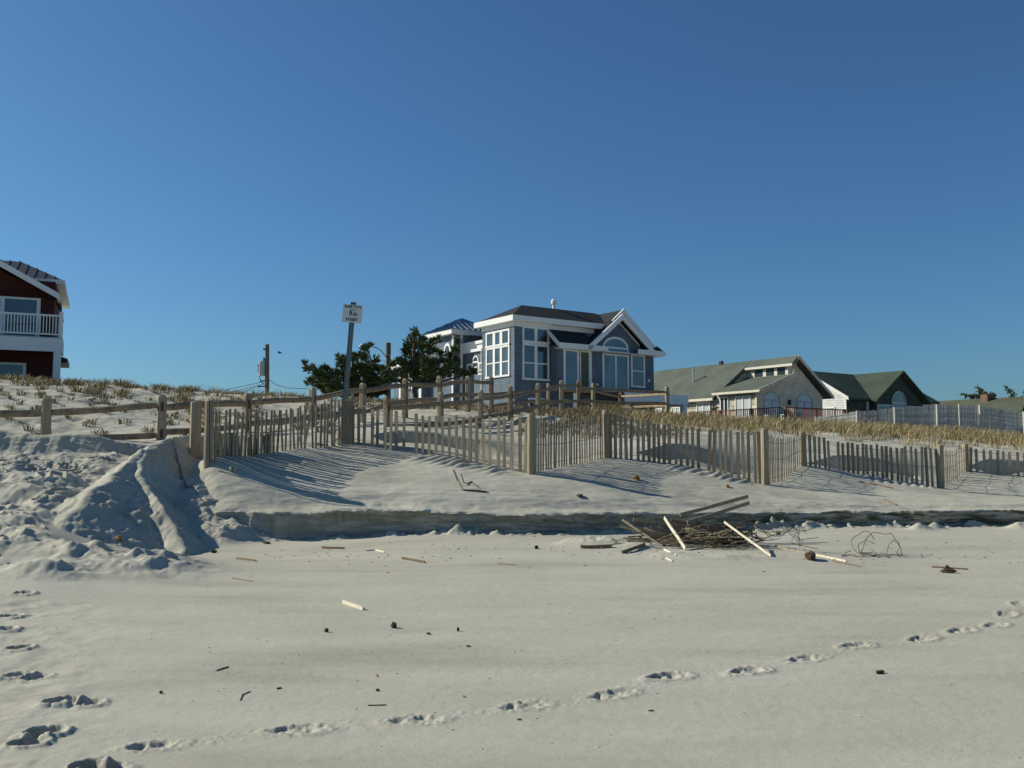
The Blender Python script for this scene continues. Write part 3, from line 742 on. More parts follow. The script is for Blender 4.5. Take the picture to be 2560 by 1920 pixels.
# link parapet and tower fascia
tm.box(.16, .30, 3.3, 5.68, 7.60, 8.02); tm.box(.08, .34, 3.3, 5.68, 8.02, 8.20)
tm.box(-.85, 2.7, 5.30, 5.36, 8.72, 9.0); tm.box(-.85, -.79, 5.36, 9.0, 8.72, 9.0); tm.box(-.79, -.47, 5.36, 8.9, 8.72, 8.75); tm.box(-.79, 2.7, 5.36, 5.69, 8.72, 8.75)
tm.box(2.7, 8.3, 5.9, 5.96, 8.5, 8.9); tm.box(2.4, 2.7, 5.9, 6.2, 8.5, 8.6)
tm.box(-.54, -.475, 5.62, 5.78, 3, 8.72); tm.box(-.02, .12, 5.60, 5.695, 3, 8.72)
tm.box(-1.2, -1.1, 8.7, 12.7, 7.1, 7.35); tm.box(-1.0, -.905, 8.7, 8.95, 3, 7.1); tm.box(-1.0,-.905,11.4,11.6,3,7.1)
B.part('trim', tm, 'white')
rm = MB(); hip_roof(rm, -.9, 2.75, 5.25, 9.05, 9.0, 10.0, 1.8)
B.part('roof', rm, 'bluemetal', label='blue metal pyramid roof')
sm = MB()
for k in range(1, 9):                                                                           # standing seams
    y_ = 5.25+3.8*k/9; zz = 9.0+1.0*min(k, 9-k)/4.5; xx = -.9+1.82*min(k, 9-k)/4.5
    sm.bar((-.9, y_, 9.02), (xx, y_, zz+.02), .03, .02)
    x_ = -.9+3.65*k/9; sm.bar((x_, 5.25, 9.03), (x_, 5.25+1.9*min(k,9-k)/4.5, zz+.02), .03, .02)
B.part('roof_seam', sm, 'bluemetal')
rm = MB(); rm.prism([(-1.2, 8.62, 7.35), (1.6, 8.62, 8.3), (4.2, 8.62, 7.35)], (0, 4.1, 0)); B.part('roof', rm, 'darkroof')
vp = MB().tube([(4.0, 1.7, 9.9), (4.0, 1.7, 10.45)], .09, 10); B.part('vent_pipe', vp, 'white')
vp = MB().tube([(4.0, 1.7, 10.43), (4.0, 1.7, 10.62)], .16, 12); vp.tube([(4.0,1.7,10.62),(4.0,1.7,10.70)], .16, 12, .10); B.part('vent_cap', vp, 'white')
# left window wall: three over three
B.window('L', 0, .42, 2.82, 7.74, 8.42, 3, fw_=.13, mull=.26)
B.window('L', 0, .42, 2.82, 5.98, 7.52, 3, ((6.72, .03),), fw_=.13, mull=.22)
B.part('trim', MB().box(-.045, -.004, .43, 2.81, 7.62, 7.74), 'white')
B.part('trim', MB().box(-.06, -.003, 3.27, 3.31, 5, 7.7), 'white')
# front pair
B.window('F', 0, .52, 2.34, 7.86, 8.55, 2, fw_=.11, mull=.2)
B.window('F', 0, .52, 2.34, 5.78, 7.58, 2, (6.62,), fw_=.11, mull=.2)
B.part('trim', MB().box(.53, 2.33, -.045, -.004, 7.66, 7.86), 'white')
# porch wing doors
B.window('F', -.7, 2.82, 3.92, 5.2, 7.36, 1, name='glass_door', fw_=.14, pane='glassblue', frame='white')
B.window('F', -.7, 4.0, 4.72, 5.2, 7.36, 1, name='door', fw_=.06, pane='olive', label='open entrance with olive door')
B.part('trim', MB().box(4.62, 4.82, -.78, -.705, 5.2, 7.44), 'white')
B.window('F', -.7, 5.64, 7.66, 5.3, 7.3, 2, name='glass_door', fw_=.13, mull=.12, pane='glassblue', label='white sliding glass door under the arched window')
B.window('F', -.7, 5.66, 7.64, 7.56, 7.76, 1, name='window', fw_=.13, pane='glassblue', arch=.66, label='arched window in the gable')
B.window('F', -.7, 7.82, 8.92, 5.62, 7.38, 1, (6.5,), fw_=.12)
B.part('wall_lamp', MB().box(9.15, 9.3, -.76, -.7, 5.9, 6.05), 'white'); B.part('wall_lamp', MB().box(5.15, 5.32, -.76, -.7, 5.5, 5.62), 'white')
# link: three part window with arched centre
B.window('L', .3, 4.05, 4.75, 6.45, 7.0, 1, (6.7,), arch=.38, fw_=.08, label='arched centre window')
B.window('L', .3, 3.45, 4.03, 6.3, 6.85, 1, (6.5,), fw_=.07); B.window('L', .3, 4.77, 5.35, 6.3, 6.85, 1, (6.5,), fw_=.07)
# oval window of the tower
om = MB(); gm = MB(); n = 20; pts = []
for k in range(n):
    a0 = 2*math.pi*k/n; a1 = 2*math.pi*(k+1)/n
    P = lambda a, q: (-.53, 6.35+math.cos(a)*.42*q, 7.75+math.sin(a)*.52*q)
    om.prism([P(a0,1), P(a1,1), P(a1,.68), P(a0,.68)], (.06, 0, 0)); pts.append((-.49, 6.35+math.cos(a0)*.30, 7.75+math.sin(a0)*.37))
gm.prism(pts, (.01, 0, 0)); ow = B.part('window', om, 'white', label='white oval window in the tower'); B.part('pane', gm, 'glass', ow)
B.window('L', -.9, 9.3, 10.0, 5.8, 6.6, 1); B.window('L', -.9, 10.3, 11.0, 5.8, 6.6, 1)
B.window('F', 0, .9, 2.0, 3.6, 4.6, 1)
# deck on white posts
dm = MB().box(2.45, 10.8, -2.3, -.72, 4.98, 5.06); B.part('deck', dm, 'deckwood')
dm = MB().box(5.9, 10.86, -2.36, -2.30, 4.5, 5.06); dm.box(10.8, 10.86, -2.3, 1.2, 4.5, 5.06)
B.part('deck_fascia', dm, 'white')
for x_ in (2.6, 6.2, 10.65): B.part('deck_post', MB().box(x_-.14, x_+.14, -2.3, -2.05, 1.5, 4.9), 'white')

# ---- cream house
C_ = House('beach_house', 1894, 56, 'cream block house with grey-green roof, three clerestory windows and a wooden deck', py=1000)
wm = MB()
wm.prism([(0,.02,1.5),(6.27,.02,1.5),(6.27,.02,5.35),(3.4,.02,7.55),(2.98,.02,7.20),(2.98,.02,6.52),(0,.02,5.45)], (0, 3.3, 0))
C_.part('wall', wm, 'blockf')
C_.part('wall', MB().box(-.03, -.002, -.0, 3.3, 1.5, 5.42), 'block', label='sunlit cream block side wall')
wm = MB(); wm.prism([(.05,3.34,1.5),(6.25,3.34,1.5),(6.25,3.34,5.2),(3.4,3.34,7.45),(.05,3.34,5.1)], (0, 12, 0)); C_.part('wall', wm, 'block')
rm = MB()
rm.prism([(-.35,-.45,5.42),(2.98,-.45,6.56),(2.98,-.45,6.64),(-.35,-.45,5.56)], (0, 3.8, 0))
rm.prism([(2.72,-.45,7.16),(3.4,-.45,7.70),(3.4,-.45,7.80),(2.72,-.45,7.26)], (0, 3.8, 0))
rm.prism([(6.75,-.45,5.20),(3.4,-.45,7.70),(3.4,-.45,7.80),(6.75,-.45,5.34)], (0, 16, 0))
rm.prism([(-.25,3.36,5.10),(3.4,3.36,7.66),(3.4,3.36,7.78),(-.25,3.36,5.24)], (0, 12.2, 0))
C_.part('roof', rm, 'greyroof')
ck = MB().prism([(-.2,3.35,5.2),(3.0,3.35,6.6),(3.0,3.35,7.42)], (0, .02, 0)); C_.part('roof_cheek', ck, 'greyroof')
tm = MB()
tm.box(-.42,-.36,-.5,3.36,5.36,5.50); tm.box(-.32,-.26,3.4,15.4,5.04,5.2); tm.box(2.66,2.72,-.5,3.3,7.12,7.27)
tm.box(2.90,2.975,-.0,3.2,6.52,6.62); tm.box(2.90,2.975,-.0,.22,6.62,7.1); tm.box(2.90,2.975,.85,1.1,6.62,7.1); tm.box(2.90,2.975,1.75,2.0,6.62,7.1); tm.box(2.90,2.975,2.7,3.0,6.62,7.1)
tm.box(-.09,-.035,.0,.12,3.4,5.4)
C_.part('trim', tm, 'cream')
tm = MB(); tm.prism([(-.4,-.5,5.56),(2.75,-.5,6.64),(3.4,-.5,7.82),(6.8,-.5,5.38),(6.8,-.5,5.16),(3.4,-.5,7.60),(2.95,-.5,7.2),(2.95,-.5,6.45),(-.4,-.5,5.36)], (0,.05,0))
C_.part('trim', tm, 'blockf')
for a, b in ((.24,.84),(1.12,1.74),(2.02,2.68)): C_.part('window', MB().box(2.93,2.97,a,b,6.63,7.09), 'glass')
C_.window('L', -.03, .5, 1.75, 3.9, 5.1, 2, pane='curtain', fw_=.07)
C_.window('L', -.03, 2.3, 2.98, 3.3, 5.15, 2, name='door', pane='glassblue', fw_=.06)
C_.window('L', .02, 3.9, 5.1, 3.9, 4.95, 2, pane='curtain', fw_=.07)
C_.window('L', .02, 6.6, 7.4, 3.7, 4.7, 2, pane='curtain', fw_=.07); C_.window('L', .02, 8.3, 8.9, 3.7, 4.7, 1, pane='curtain', fw_=.07)
for a in (.55, 3.7): C_.window('F', 0.02, a, a+1.5, 3.4, 4.95, 2, frame='grey', pane='curtain', fw_=.05, arch=.5, name='glass_door')
C_.part('wall_lamp', MB().box(2.85, 3.0, -.12, .02, 4.7, 5.0), 'black')
st = MB(); sp_ = []
for k in range(10):
    rr = .33 if k % 2 == 0 else .13; a = math.pi/2+k*math.pi/5; sp_.append((-.10, 3.52+math.cos(a)*rr, 4.55+math.sin(a)*rr))
for k in range(10): st.prism([(-.14,3.52,4.55), sp_[k], sp_[(k+1)%10]], (.03, 0, 0))
so = st.build('star_decoration', M['black'], None); so.matrix_world = Matrix.Translation((C_.ox, C_.oy, 0)) @ Matrix.Rotation(PHI, 4, 'Z')
tag(so, 'black five-pointed star hung on the sunlit wall of the cream house', 'wall decoration')
C_.part('vent_pipe', MB().tube([(1.6,6.9,6.2),(1.6,6.9,7.35)], .05, 8).tube([(1.6,6.9,7.3),(1.6,6.9,7.38)], .1, 8), 'grey')
C_.part('roof_vent', MB().box(3.3,3.5,5.9,6.15,7.7,8.0), 'black')
dm = MB().box(.9,2.0,12.2,13.2,6.5,6.9); C_.part('dormer', dm, 'cream')
# its deck
D = empty('wooden_deck', (C_.ox, C_.oy, 0), PHI); tag(D, 'red-brown wooden deck with picket railing round the cream house', 'deck')
x0, x1, y0, y1, zf, zr = -1.5, 6.4, -3.3, 4.2, 3.3, 4.3
MB().box(x0, x1, y0, -.03, zf-.15, zf).build('deck_floor', M['deckwood'], D); MB().box(x0, -.46, 0, y1, zf-.15, zf).build('deck_floor', M['deckwood'], D)
rm = MB().box(x0-.07, x0+.07, y0-.07, y1, zr-.05, zr).box(x0+.08, x1, y0-.07, y0+.07, zr-.051, zr-.001)
rm.box(x0-.03, x0+.03, y0, y1, zf+.1, zf+.18).box(x0, x1, y0-.03, y0+.03, zf+.1, zf+.18); rm.build('handrail', M['deckwood'], D)
bm_ = MB()
for k in range(int((y1-y0)/.16)): bm_.box(x0-.02, x0+.02, y0+.08+k*.16, y0+.12+k*.16, zf+.1, zr-.05)
for k in range(int((x1-x0)/.16)): bm_.box(x0+.08+k*.16, x0+.12+k*.16, y0-.02, y0+.02, zf+.1, zr-.05)
bm_.build('baluster_row', M['deckwood'], D)
for (a, b) in ((x0,y0),(x0,-.8),(x0,1.7),(x0,y1),(1.2,y0),(3.9,y0),(x1,y0)): MB().box(a-.06, a+.06, b-.06, b+.06, 1.6, zr+.02).build('deck_post', M['deckwood'], D)
def patio_chair(x, y, rz, label):
    loc = Matrix.Translation((C_.ox, C_.oy, 0)) @ Matrix.Rotation(PHI, 4, 'Z') @ Vector((x, y, zf))
    e = empty('patio_chair', loc, PHI+rz); tag(e, label, 'chair', 'white patio chairs on the deck')
    MB().box(-.25,.25,-.25,.25,.36,.41).build('seat', M['white'], e)
    b = MB()
    for k in range(4): b.bar((-.21+.14*k, .22, .38), (-.21+.14*k, .36, .98), .10, .025, side=(1,0,0))
    b.build('backrest', M['white'], e)
    for sx in (-1,1):
        MB().box(sx*.25-.03, sx*.25+.03, -.28, .26, .58, .62).build('armrest', M['white'], e)
        for sy in (-1,1): MB().box(sx*.23-.03, sx*.23+.03, sy*.23-.03, sy*.23+.03, 0, .58 if sy < 0 else .40).build('leg', M['white'], e)
patio_chair(-.6, -1.5, 2.6, 'white patio chair on the deck, the left one, near the corner of the cream house')
patio_chair(-.5, -2.6, 2.9, 'white patio chair on the deck, the right one, beside the corner railing post')

# ---- white and dark green house
G_ = House('beach_house', 2116, 62, 'white clapboard house with green roof and a dark gable holding an arched window', py=1010)
wm = MB(); wm.prism([(0,0,1.5),(0,6.3,1.5),(0,6.3,5.4),(0,3.15,7.35),(0,0,5.4)], (10.4,0,0)); G_.part('wall', wm, 'clap')
G_.part('wall', MB().box(0.05, 2.2, -.03, -.002, 1.5, 5.38), 'darkshingle')
wm = MB(); wm.prism([(2.5,-.5,1.5),(8.2,-.5,1.5),(8.2,-.5,5.3),(5.25,-.5,7.25),(2.5,-.5,5.3)], (0,.5,0)); G_.part('wall', wm, 'darkshingle', label='dark shingled gable front')
rm = MB(); gable_roof(rm, -.25, 10.7, -.35, 6.65, 5.44, 7.5, 'x'); gable_roof(rm, 2.1, 8.5, -.95, 3.1, 5.36, 7.48, 'y'); G_.part('roof', rm, 'greenroof')
tm = MB(); tm.prism([(-.27,-.35,5.46),(-.27,3.15,7.52),(-.27,3.15,7.30),(-.27,-.35,5.24)], (.08,0,0)); tm.prism([(-.27,6.65,5.46),(-.27,3.15,7.52),(-.27,3.15,7.30),(-.27,6.65,5.24)], (.08,0,0)); tm.box(-.03,-.002,-.0,.14,2,5.3)
G_.part('trim', tm, 'white')
G_.window('F', -.5, 4.4, 6.1, 4.9, 5.2, 1, arch=.85, fw_=.08, frame='grey')
G_.window('F', -.5, 2.7, 4.3, 3.5, 4.95, 2, frame='grey'); G_.window('F', -.5, 6.2, 7.9, 3.5, 4.95, 2, frame='grey')
G_.window('F', -.5, 4.4, 6.1, 3.0, 4.75, 2, frame='grey', name='glass_door')
G_.window('L', 0, .9, 2.2, 3.7, 4.75, 2, pane='curtain')
# ---- low house far right
K_ = House('beach_house', 2544, 74, 'low dark house with olive hip roof at the right edge', py=1020)
K_.part('wall', MB().box(-.0, 6, 0, 12.5, 1.5, 5.1), 'darkshingle')
rm = MB(); hip_roof(rm, -.5, 6.6, -.5, 13.5, 5.05, 6.45, 1.0); K_.part('roof', rm, 'brownroof'); K_.part('chimney', MB().box(2.2,3.4,3.6,4.2,6.1,6.75), 'brick')
K_.window('F', 0, 1.0, 2.4, 3.4, 4.5, 2)

# ---- red house on the left
PR = math.radians(24)
Rh = House('beach_house', 137, 43.5, 'dark red shingled house with white balcony and metal roof at the left edge', PR, 760)
Rh.part('wall', MB().box(-11, 0, 0, 8, 2.0, 9.8), 'red')
wm = MB(); wm.prism([(-9.4,-.0,9.35),(-.02,-.0,9.35),(-.02,-.0,9.0),(-9.4,0,9.0)], (0,-.02,0)); wm.prism([(-9.8,-.02,8.9),(.0,-.02,8.95),(-4.88,-.02,11.55)], (0,.4,0)); Rh.part('wall', wm, 'red')
rm = MB(); hip_roof(rm, -11.5, .32, .9, 9.2, 10.05, 11.6, 2.2); Rh.part('roof', rm, 'brownmetal')
rm = MB(); gable_roof(rm, -9.95, .17, -.75, 4.0, 9.08, 11.82, 'y', .1); Rh.part('roof', rm, 'brownmetal')
sm = MB()
for k in range(14):
    x_ = .32-.45*(k+1); dz = min(1.55, .45*(k+1)/2.2*1.55); sm.bar((x_, .9, 10.07), (x_, 0.9+4.15*dz/1.55, 10.07+dz), .05, .06)
Rh.part('roof_seam', sm, 'brownmetal')
tm = MB(); tm.prism([(.22,-.85,9.12),(-4.88,-.85,11.9),(-4.88,-.85,11.62),(.22,-.85,8.84)], (0,.08,0)); tm.box(.12,.22,-.77,.3,8.84,9.05)
tm.box(-3,.36,.84,.90,9.86,10.07); tm.box(.32,.36,.9,9,9.86,10.07); tm.box(0.0,.32,.9,9.1,9.86,9.9)
Rh.part('trim', tm, 'white')
Rh.window('F', -.02, -5.2, -.6, 6.95, 8.85, 3, fw_=.16, mull=.18, name='glass_door')
Rh.window('F', 0, -5.2, -1.1, 4.0, 5.75, 3, fw_=.14, name='glass_door')
bd = MB().box(-10, .45, -1.9, -.03, 6.72, 6.92); Rh.part('balcony_floor', bd, 'grey')
Rh.part('balcony_fascia', MB().box(-10, .44, -1.98, -1.9, 6.25, 6.86).box(.38,.46,-1.9,-.03,6.25,6.86), 'white')
pp = Rh.part('balcony_post', MB().box(.12,.42,-1.94,-1.66,2.5,6.25), 'white')
rl = MB().box(-10,.4,-1.90,-1.80,7.88,7.96).box(-10,.4,-1.88,-1.82,7.02,7.08).box(.33,.43,-1.8,-.03,7.88,7.96)
for k in range(78): rl.box(.3-.13*k-.02,.3-.13*k+.02,-1.87,-1.83,7.08,7.88)
for k in range(12): rl.box(.36,.40,-1.7+.13*k,-1.66+.13*k,7.08,7.88)
Rh.part('balustrade', rl, 'white')
for x_ in (.38,-2.7,-6): Rh.part('rail_post', MB().box(x_-.08,x_+.08,-1.93,-1.77,6.92,8.1), 'white')
Rh.part('porch_roof', MB().prism([(0,1.2,6.45),(.6,1.2,6.25),(.6,1.2,6.05),(0,1.2,6.05)], (0,3,0)), 'brownmetal')
Rh.part('hot_water_box', MB().box(-.25,.05,-.3,-.03,3.6,4.6), 'grey')

# ------------------------------------------------------------------ tall grey slat fence on the right dune
tf_pts = [(2040,1043,1066,41),(2143,1028,1064,40),(2237,1019,1068,39.5),(2343,1012,1074,39),(2450,1013,1082,38.5),(2560,1030,1092,38),(2720,1055,1110,37.5)]
o = W(2040,1066,41); TF = empty('slat_fence', o); tag(TF, 'tall grey close-slatted fence along the top of the grassy dune at the right', 'fence')
for i in range(len(tf_pts)-1):
    (pa, ta, ba, da), (pb, tb, bb, db) = tf_pts[i], tf_pts[i+1]
    A0, A1, B0, B1 = W(pa,ba,da), W(pa,ta,da), W(pb,bb,db), W(pb,tb,db); L = (B0-A0).length; n = int(L/.050); mb = MB(); dr = (B0-A0).normalized()
    for k in range(n):
        s = (k+.5)/n; b = A0.lerp(B0, s); t_ = A1.lerp(B1, s); mb.bar((b.x, b.y, b.z-.6), (t_.x+R.uniform(-.01,.01), t_.y, t_.z-.04*math.sin(math.pi*s)+R.uniform(-.03,.03)), .050, .012, side=dr)
    mb.build('slat_panel', M['greyslat'], TF).location = -o
    wm = MB()
    for fr in (.25, .55, .85): wm.tube([A0.lerp(A1, fr)+Vector((0,-.02,0)), B0.lerp(B1, fr)+Vector((0,-.02,0))], .005, 4)
    wm.build('wire', M['wire'], TF).location = -o
for (pa, ta, ba, da) in tf_pts + [(2398,1011,1078,38.7)]:
    a = W(pa,ta,da-.1); MB().tube([(a.x,a.y,a.z-2),(a.x,a.y,a.z+.02)], .06 if pa != 2398 else .04, 8).build('post', M['greyslat'], TF).location = -o

# ------------------------------------------------------------------ street sign
sp0 = W(860, 1040, 19.46); sp1 = W(884, 756, 19.46)
S = empty('street_sign', sp0); tag(S, 'white street name sign on a leaning perforated metal post by the sand fence', 'sign')
ax = (sp1-sp0); Lp = ax.length; axn = ax.normalized()
Rm = Matrix.Rotation(math.asin(axn.x), 4, 'Y')
pm = MB(); bot = -.75
pm.box(-.012,.012,-.004,.004,bot,Lp+.01); pm.box(-.052,-.046,-.035,.004,bot,Lp+.01); pm.box(.046,.052,-.035,.004,bot,Lp+.01); pm.box(-.046,-.012,.0,.003,bot,Lp); pm.box(.012,.046,.0,.003,bot,Lp)
po = pm.build('sign_post', M['galv'], S); po.matrix_local = Rm
hm = MB()
for k in range(70): hm.add([(math.cos(a)*.008, -.0055, bot+.06+k*.045+math.sin(a)*.009) for a in [2*math.pi*q/8 for q in range(8)]], [tuple(range(8))])
hob = hm.build('post_hole', M['grey'], S); hob.matrix_local = Rm
zc = (W(884,785,19.46).z - sp0.z)
PM = Matrix.Translation((axn.x*zc/axn.z+.003, 0, zc)) @ Matrix.Rotation(math.radians(4.5), 4, 'Y') @ Matrix.Translation((0,0,-zc))
sb = MB().box(-.208,.208,-.046,-.040,zc-.19,zc+.19).build('sign_plate', M['signw'], S); sb.matrix_local = PM
tb = MB().box(-.055,.055,-.05,.02,zc+.19,zc+.205).box(-.055,-.045,-.05,.02,zc+.205,zc+.255).box(.045,.055,-.05,.02,zc+.205,zc+.255).build('top_bracket', M['galv'], S); tb.matrix_local = PM
def text(s_, size, x, z, bold=.0):
    cu = bpy.data.curves.new('lettering', 'FONT'); cu.body = s_; cu.size = size; cu.align_x = 'CENTER'; cu.align_y = 'CENTER'
    to = bpy.data.objects.new('t', cu); COL.objects.link(to); bpy.context.view_layer.update()
    m0 = bpy.data.meshes.new_from_object(to.evaluated_get(bpy.context.evaluated_depsgraph_get())); bpy.data.objects.remove(to)
    vs = [v.co.copy() for v in m0.vertices]; fs = [tuple(p.vertices) for p in m0.polygons]; mb = MB()
    for k, (dx, dy) in enumerate(((0,0),(bold,0),(-bold,0),(0,bold),(0,-bold))):
        mb.add([(v.x+dx, v.y+dy, .0003*k) for v in vs], fs)
    o = mb.build('lettering', M['ink'], sb)
    o.matrix_local = Matrix.Translation((x, -.0475, z)) @ Matrix.Rotation(math.radians(90), 4, 'X'); return o
text('SURF CITY', .078, 0, zc+.145, .0035); text('NORTH', .036, 0, zc+.078, .0012); text('9', .15, -.040, zc-.003, .004); text('th', .11, .058, zc-.012, .004); text('STREET', .078, 0, zc-.130, .0035)

# ------------------------------------------------------------------ utility poles, lamp, wires
def pole(px, ytop, ybase, d, r, label, lean=0):
    t_ = W(px, ytop, d); b = W(px+lean, ybase, d); e = empty('utility_pole', (b.x, b.y, 2.0)); tag(e, label, 'pole')
    MB().tube([(0,0,-.5), (t_.x-b.x, 0, t_.z-2.0)], r*1.15, 12, r).build('pole_shaft', M['pole'], e); return e, t_, b
P1, t1, b1 = pole(668, 861, 990, 68, .15, 'wooden utility pole with a grey transformer drum, alone against the sky', 3)
def rel(e, p): return (p[0]-e.location.x, p[1]-e.location.y, p[2]-e.location.z)
a = rel(P1, W(655, 940, 68)); c = rel(P1, W(655, 905, 68))
MB().tube([a, c], .26, 14).tube([c, (c[0],c[1],c[2]+.08)], .26, 14, .12).build('transformer', M['grey'], P1, smooth=False)
im = MB(); q = rel(P1, W(660, 898, 67.9)); im.tube([(q[0],q[1],q[2]-.3), (q[0],q[1],q[2]+.12)], .06, 8); im.build('insulator', M['black'], P1); im = MB(); q = rel(P1, W(658, 873, 67.9)); im.tube([q, (q[0]+.25,q[1],q[2]+.02)], .06, 6); im.build('insulator', M['black'], P1); im = MB(); im.tube([rel(P1, W(645,910,67.9)), rel(P1, W(646,930,67.9)), rel(P1, W(652,955,67.9)), rel(P1, W(666,963,67.9))], .03, 5)
im.tube([rel(P1, W(645,966,67.9)), rel(P1, W(668,966,67.9))], .05, 5); im.tube([rel(P1, W(650,952,67.9)), rel(P1, W(668,952,67.9))], .04, 5); im.build('wire_bracket', M['black'], P1)
P2, t2, b2 = pole(971, 857, 1000, 47, .13, 'wooden utility pole with curved street lamp arm between the two pines')
arm = [rel(P2, W(x, y, 46.9)) for x, y in ((968,897),(962,888),(952,876),(940,869),(928,866))]
MB().tube(arm, .03, 6).tube([rel(P2, W(968,905,46.9)), rel(P2, W(958,901,46.9)), rel(P2, W(948,906,46.9))], .012, 4).build('lamp_arm', M['grey'], P2)
lh = rel(P2, W(914, 863, 46.9)); mbl = MB(); mbl.tube([arm[-1], (lh[0]+.1,lh[1],lh[2]), (lh[0]-.1,lh[1],lh[2])], .05, 8, .13); mbl.build('lamp_head', M['grey'], P2)
mbl = MB(); mbl.blob((lh[0]-.16,lh[1],lh[2]-.03), .16,.13,.11, R, 10, 6, 0); mbl.build('lamp_lens', M['white'], P2, smooth=True)
wires = [([(668,952),(600,967),(520,985)], 'upper of the thin black wires running left from the transformer pole'),
    ([(668,958),(600,975),(545,990)], 'middle one of the thin black wires running left from the transformer pole'),
    ([(668,965),(640,968),(615,977),(590,992)], 'lowest of the thin black wires running left from the transformer pole'),
    ([(672,948),(690,962),(720,970),(770,972),(830,975)], 'single black wire sagging right from the transformer pole to the pines')]
for pts, lb in wires:
    mb = MB(); ws = [W(x, y, 68) for x, y in pts]; mb.tube(ws, .02, 4); o = ws[0]; wo = mb.build('overhead_wire', M['black'], None, origin=o); tag(wo, lb, 'wire', 'overhead wires by the transformer pole')
mb = MB(); ws = [W(973,885,47), W(985,905,46), W(1010,945,44), W(1035,1000,42)]; mb.tube(ws, .018, 4); tag(mb.build('guy_wire', M['grey'], None, origin=ws[0]), 'pale guy wire slanting down from the street lamp pole', 'wire')
bp_ = W(699, 882, 55); mb = MB(); mb.blob((0,0,0), .13,.05,.05, R, 8, 5, .05); bd_ = mb.build('bird', M['black'], None, smooth=True); bd_.location = bp_
mb = MB(); mb.add([(-.05,-.02,.03),(.06,-.02,.03),(-.04,-.22,.12)], [(0,1,2)]); mb.add([(-.05,.02,.03),(.06,.02,.03),(-.04,.22,.12)], [(0,1,2)]); mb.add([(.1,-.02,0),(.1,.02,0),(.2,.04,.01),(.2,-.04,.01)], [(0,1,2,3)])
mb.build('wing', M['black'], bd_); tag(bd_, 'tiny dark bird flying in the sky to the right of the transformer pole', 'bird')

# ------------------------------------------------------------------ pines
def needles_mesh(blobs, d0, spread, dens, rng, nl=.20, nw=.030):
    V = []; Fc = []
    for (px, py, r) in blobs:
        c = W(px, py, d0 + rng.uniform(-spread, spread)); rr = r/F*d0*1.12; k = max(5, int(dens*rr*rr*620))
        for _ in range(k):
            while True:
                u = Vector((rng.uniform(-1,1), rng.uniform(-1,1), rng.uniform(-1,1)))
                if u.length < 1: break
            p = c + Vector((u.x*rr, u.y*rr*1.25, u.z*rr*.85))
            dirv = (u + Vector((0,0,.75)) + Vector((rng.gauss(0,.3), rng.gauss(0,.3), rng.gauss(0,.2)))).normalized()
            for q in range(13):
                dv = (dirv + Vector((rng.gauss(0,.5), rng.gauss(0,.5), rng.gauss(0,.5)))).normalized()
                sd_ = dv.cross(Vector((rng.gauss(0,1), rng.gauss(0,1), rng.gauss(0,1)))).normalized()*nw
                st_ = p + dirv*rng.uniform(-.09,.09); n = len(V); e = st_ + dv*nl*rng.uniform(.6,1.15)
                V += [st_-sd_, st_+sd_, e]; Fc.append((n, n+1, n+2))
    return V, Fc
def pine(name, blobs, d, label, limbs, base, spread=1.3, dens=1.0, seed=1):
    rng = random.Random(seed); b = W(*base, d); e = empty(name, (b.x, b.y, b.z-1)); tag(e, label, 'tree')
    V, Fc = needles_mesh(blobs, d, spread, dens, rng); me = bpy.data.meshes.new('crown'); o = e.location
    me.from_pydata([(v.x-o.x, v.y-o.y, v.z-o.z) for v in V], [], Fc); me.materials.append(M['needles']); c = bpy.data.objects.new('crown', me); COL.objects.link(c); c.parent = e
    mb = MB()
    for lm in limbs:
        pts = [W(x, y, d+dd)-o for x, y, dd in lm[0]]; mb.tube(pts, lm[1], 7, lm[2])
    for (px, py, r) in blobs:                    # twigs reaching into each clump
        best = min((W(x, y, d+dd) for lm in limbs for x, y, dd in lm[0]), key=lambda q_: (q_-W(px,py,d)).length)
        t_ = W(px, py, d); m_ = best.lerp(t_, .5)+Vector((0,0,-.08)); mb.tube([best-o, m_-o, t_-o], .03, 5, .012)
    mb.build('trunk', M['bark'], e)
    return e
def z2(l): return [(450+x/3.456, 720+y/3.456, r/3.456) for x, y, r in l]
def z3(l): return [(950+x/4.6075, 720+y/4.6075, r/4.6075) for x, y, r in l]
pine('pine_tree', z2([(1075,655,20),(1105,705,28),(1155,695,22),(1125,800,35),(1190,740,36),(1250,710,36),(1260,780,48),(1200,830,42),(1260,880,45),(1330,750,48),(1380,595,24),(1400,650,42),(1340,850,60),(1430,740,60),(1455,620,26),(1520,590,40),(1520,700,60),(1480,800,70),(1605,520,28),(1590,600,32),(1610,680,48),(1690,620,26),(1700,700,38),(1740,725,30),(1640,780,60),(1740,800,42),(1580,860,60),(1700,860,50),(1440,880,50),(1330,900,35),(1800,790,26),(1640,500,18),(1560,930,50),(1660,920,45),(1750,900,35),(1420,930,35)]),
    45, 'spreading dark green pine with a low bare-tipped branch at its left, behind the sign post', [([(905,1010,0),(900,960,0),(885,925,.2),(880,890,0)],.16,.05),([(900,965,0),(850,950,-.5),(800,930,-.8),(762,912,-.9)],.10,.03),([(895,945,0),(930,910,.5),(920,875,.4)],.08,.03),([(890,940,0),(860,915,.6),(852,895,.5)],.07,.03)], (905,1010), seed=3)
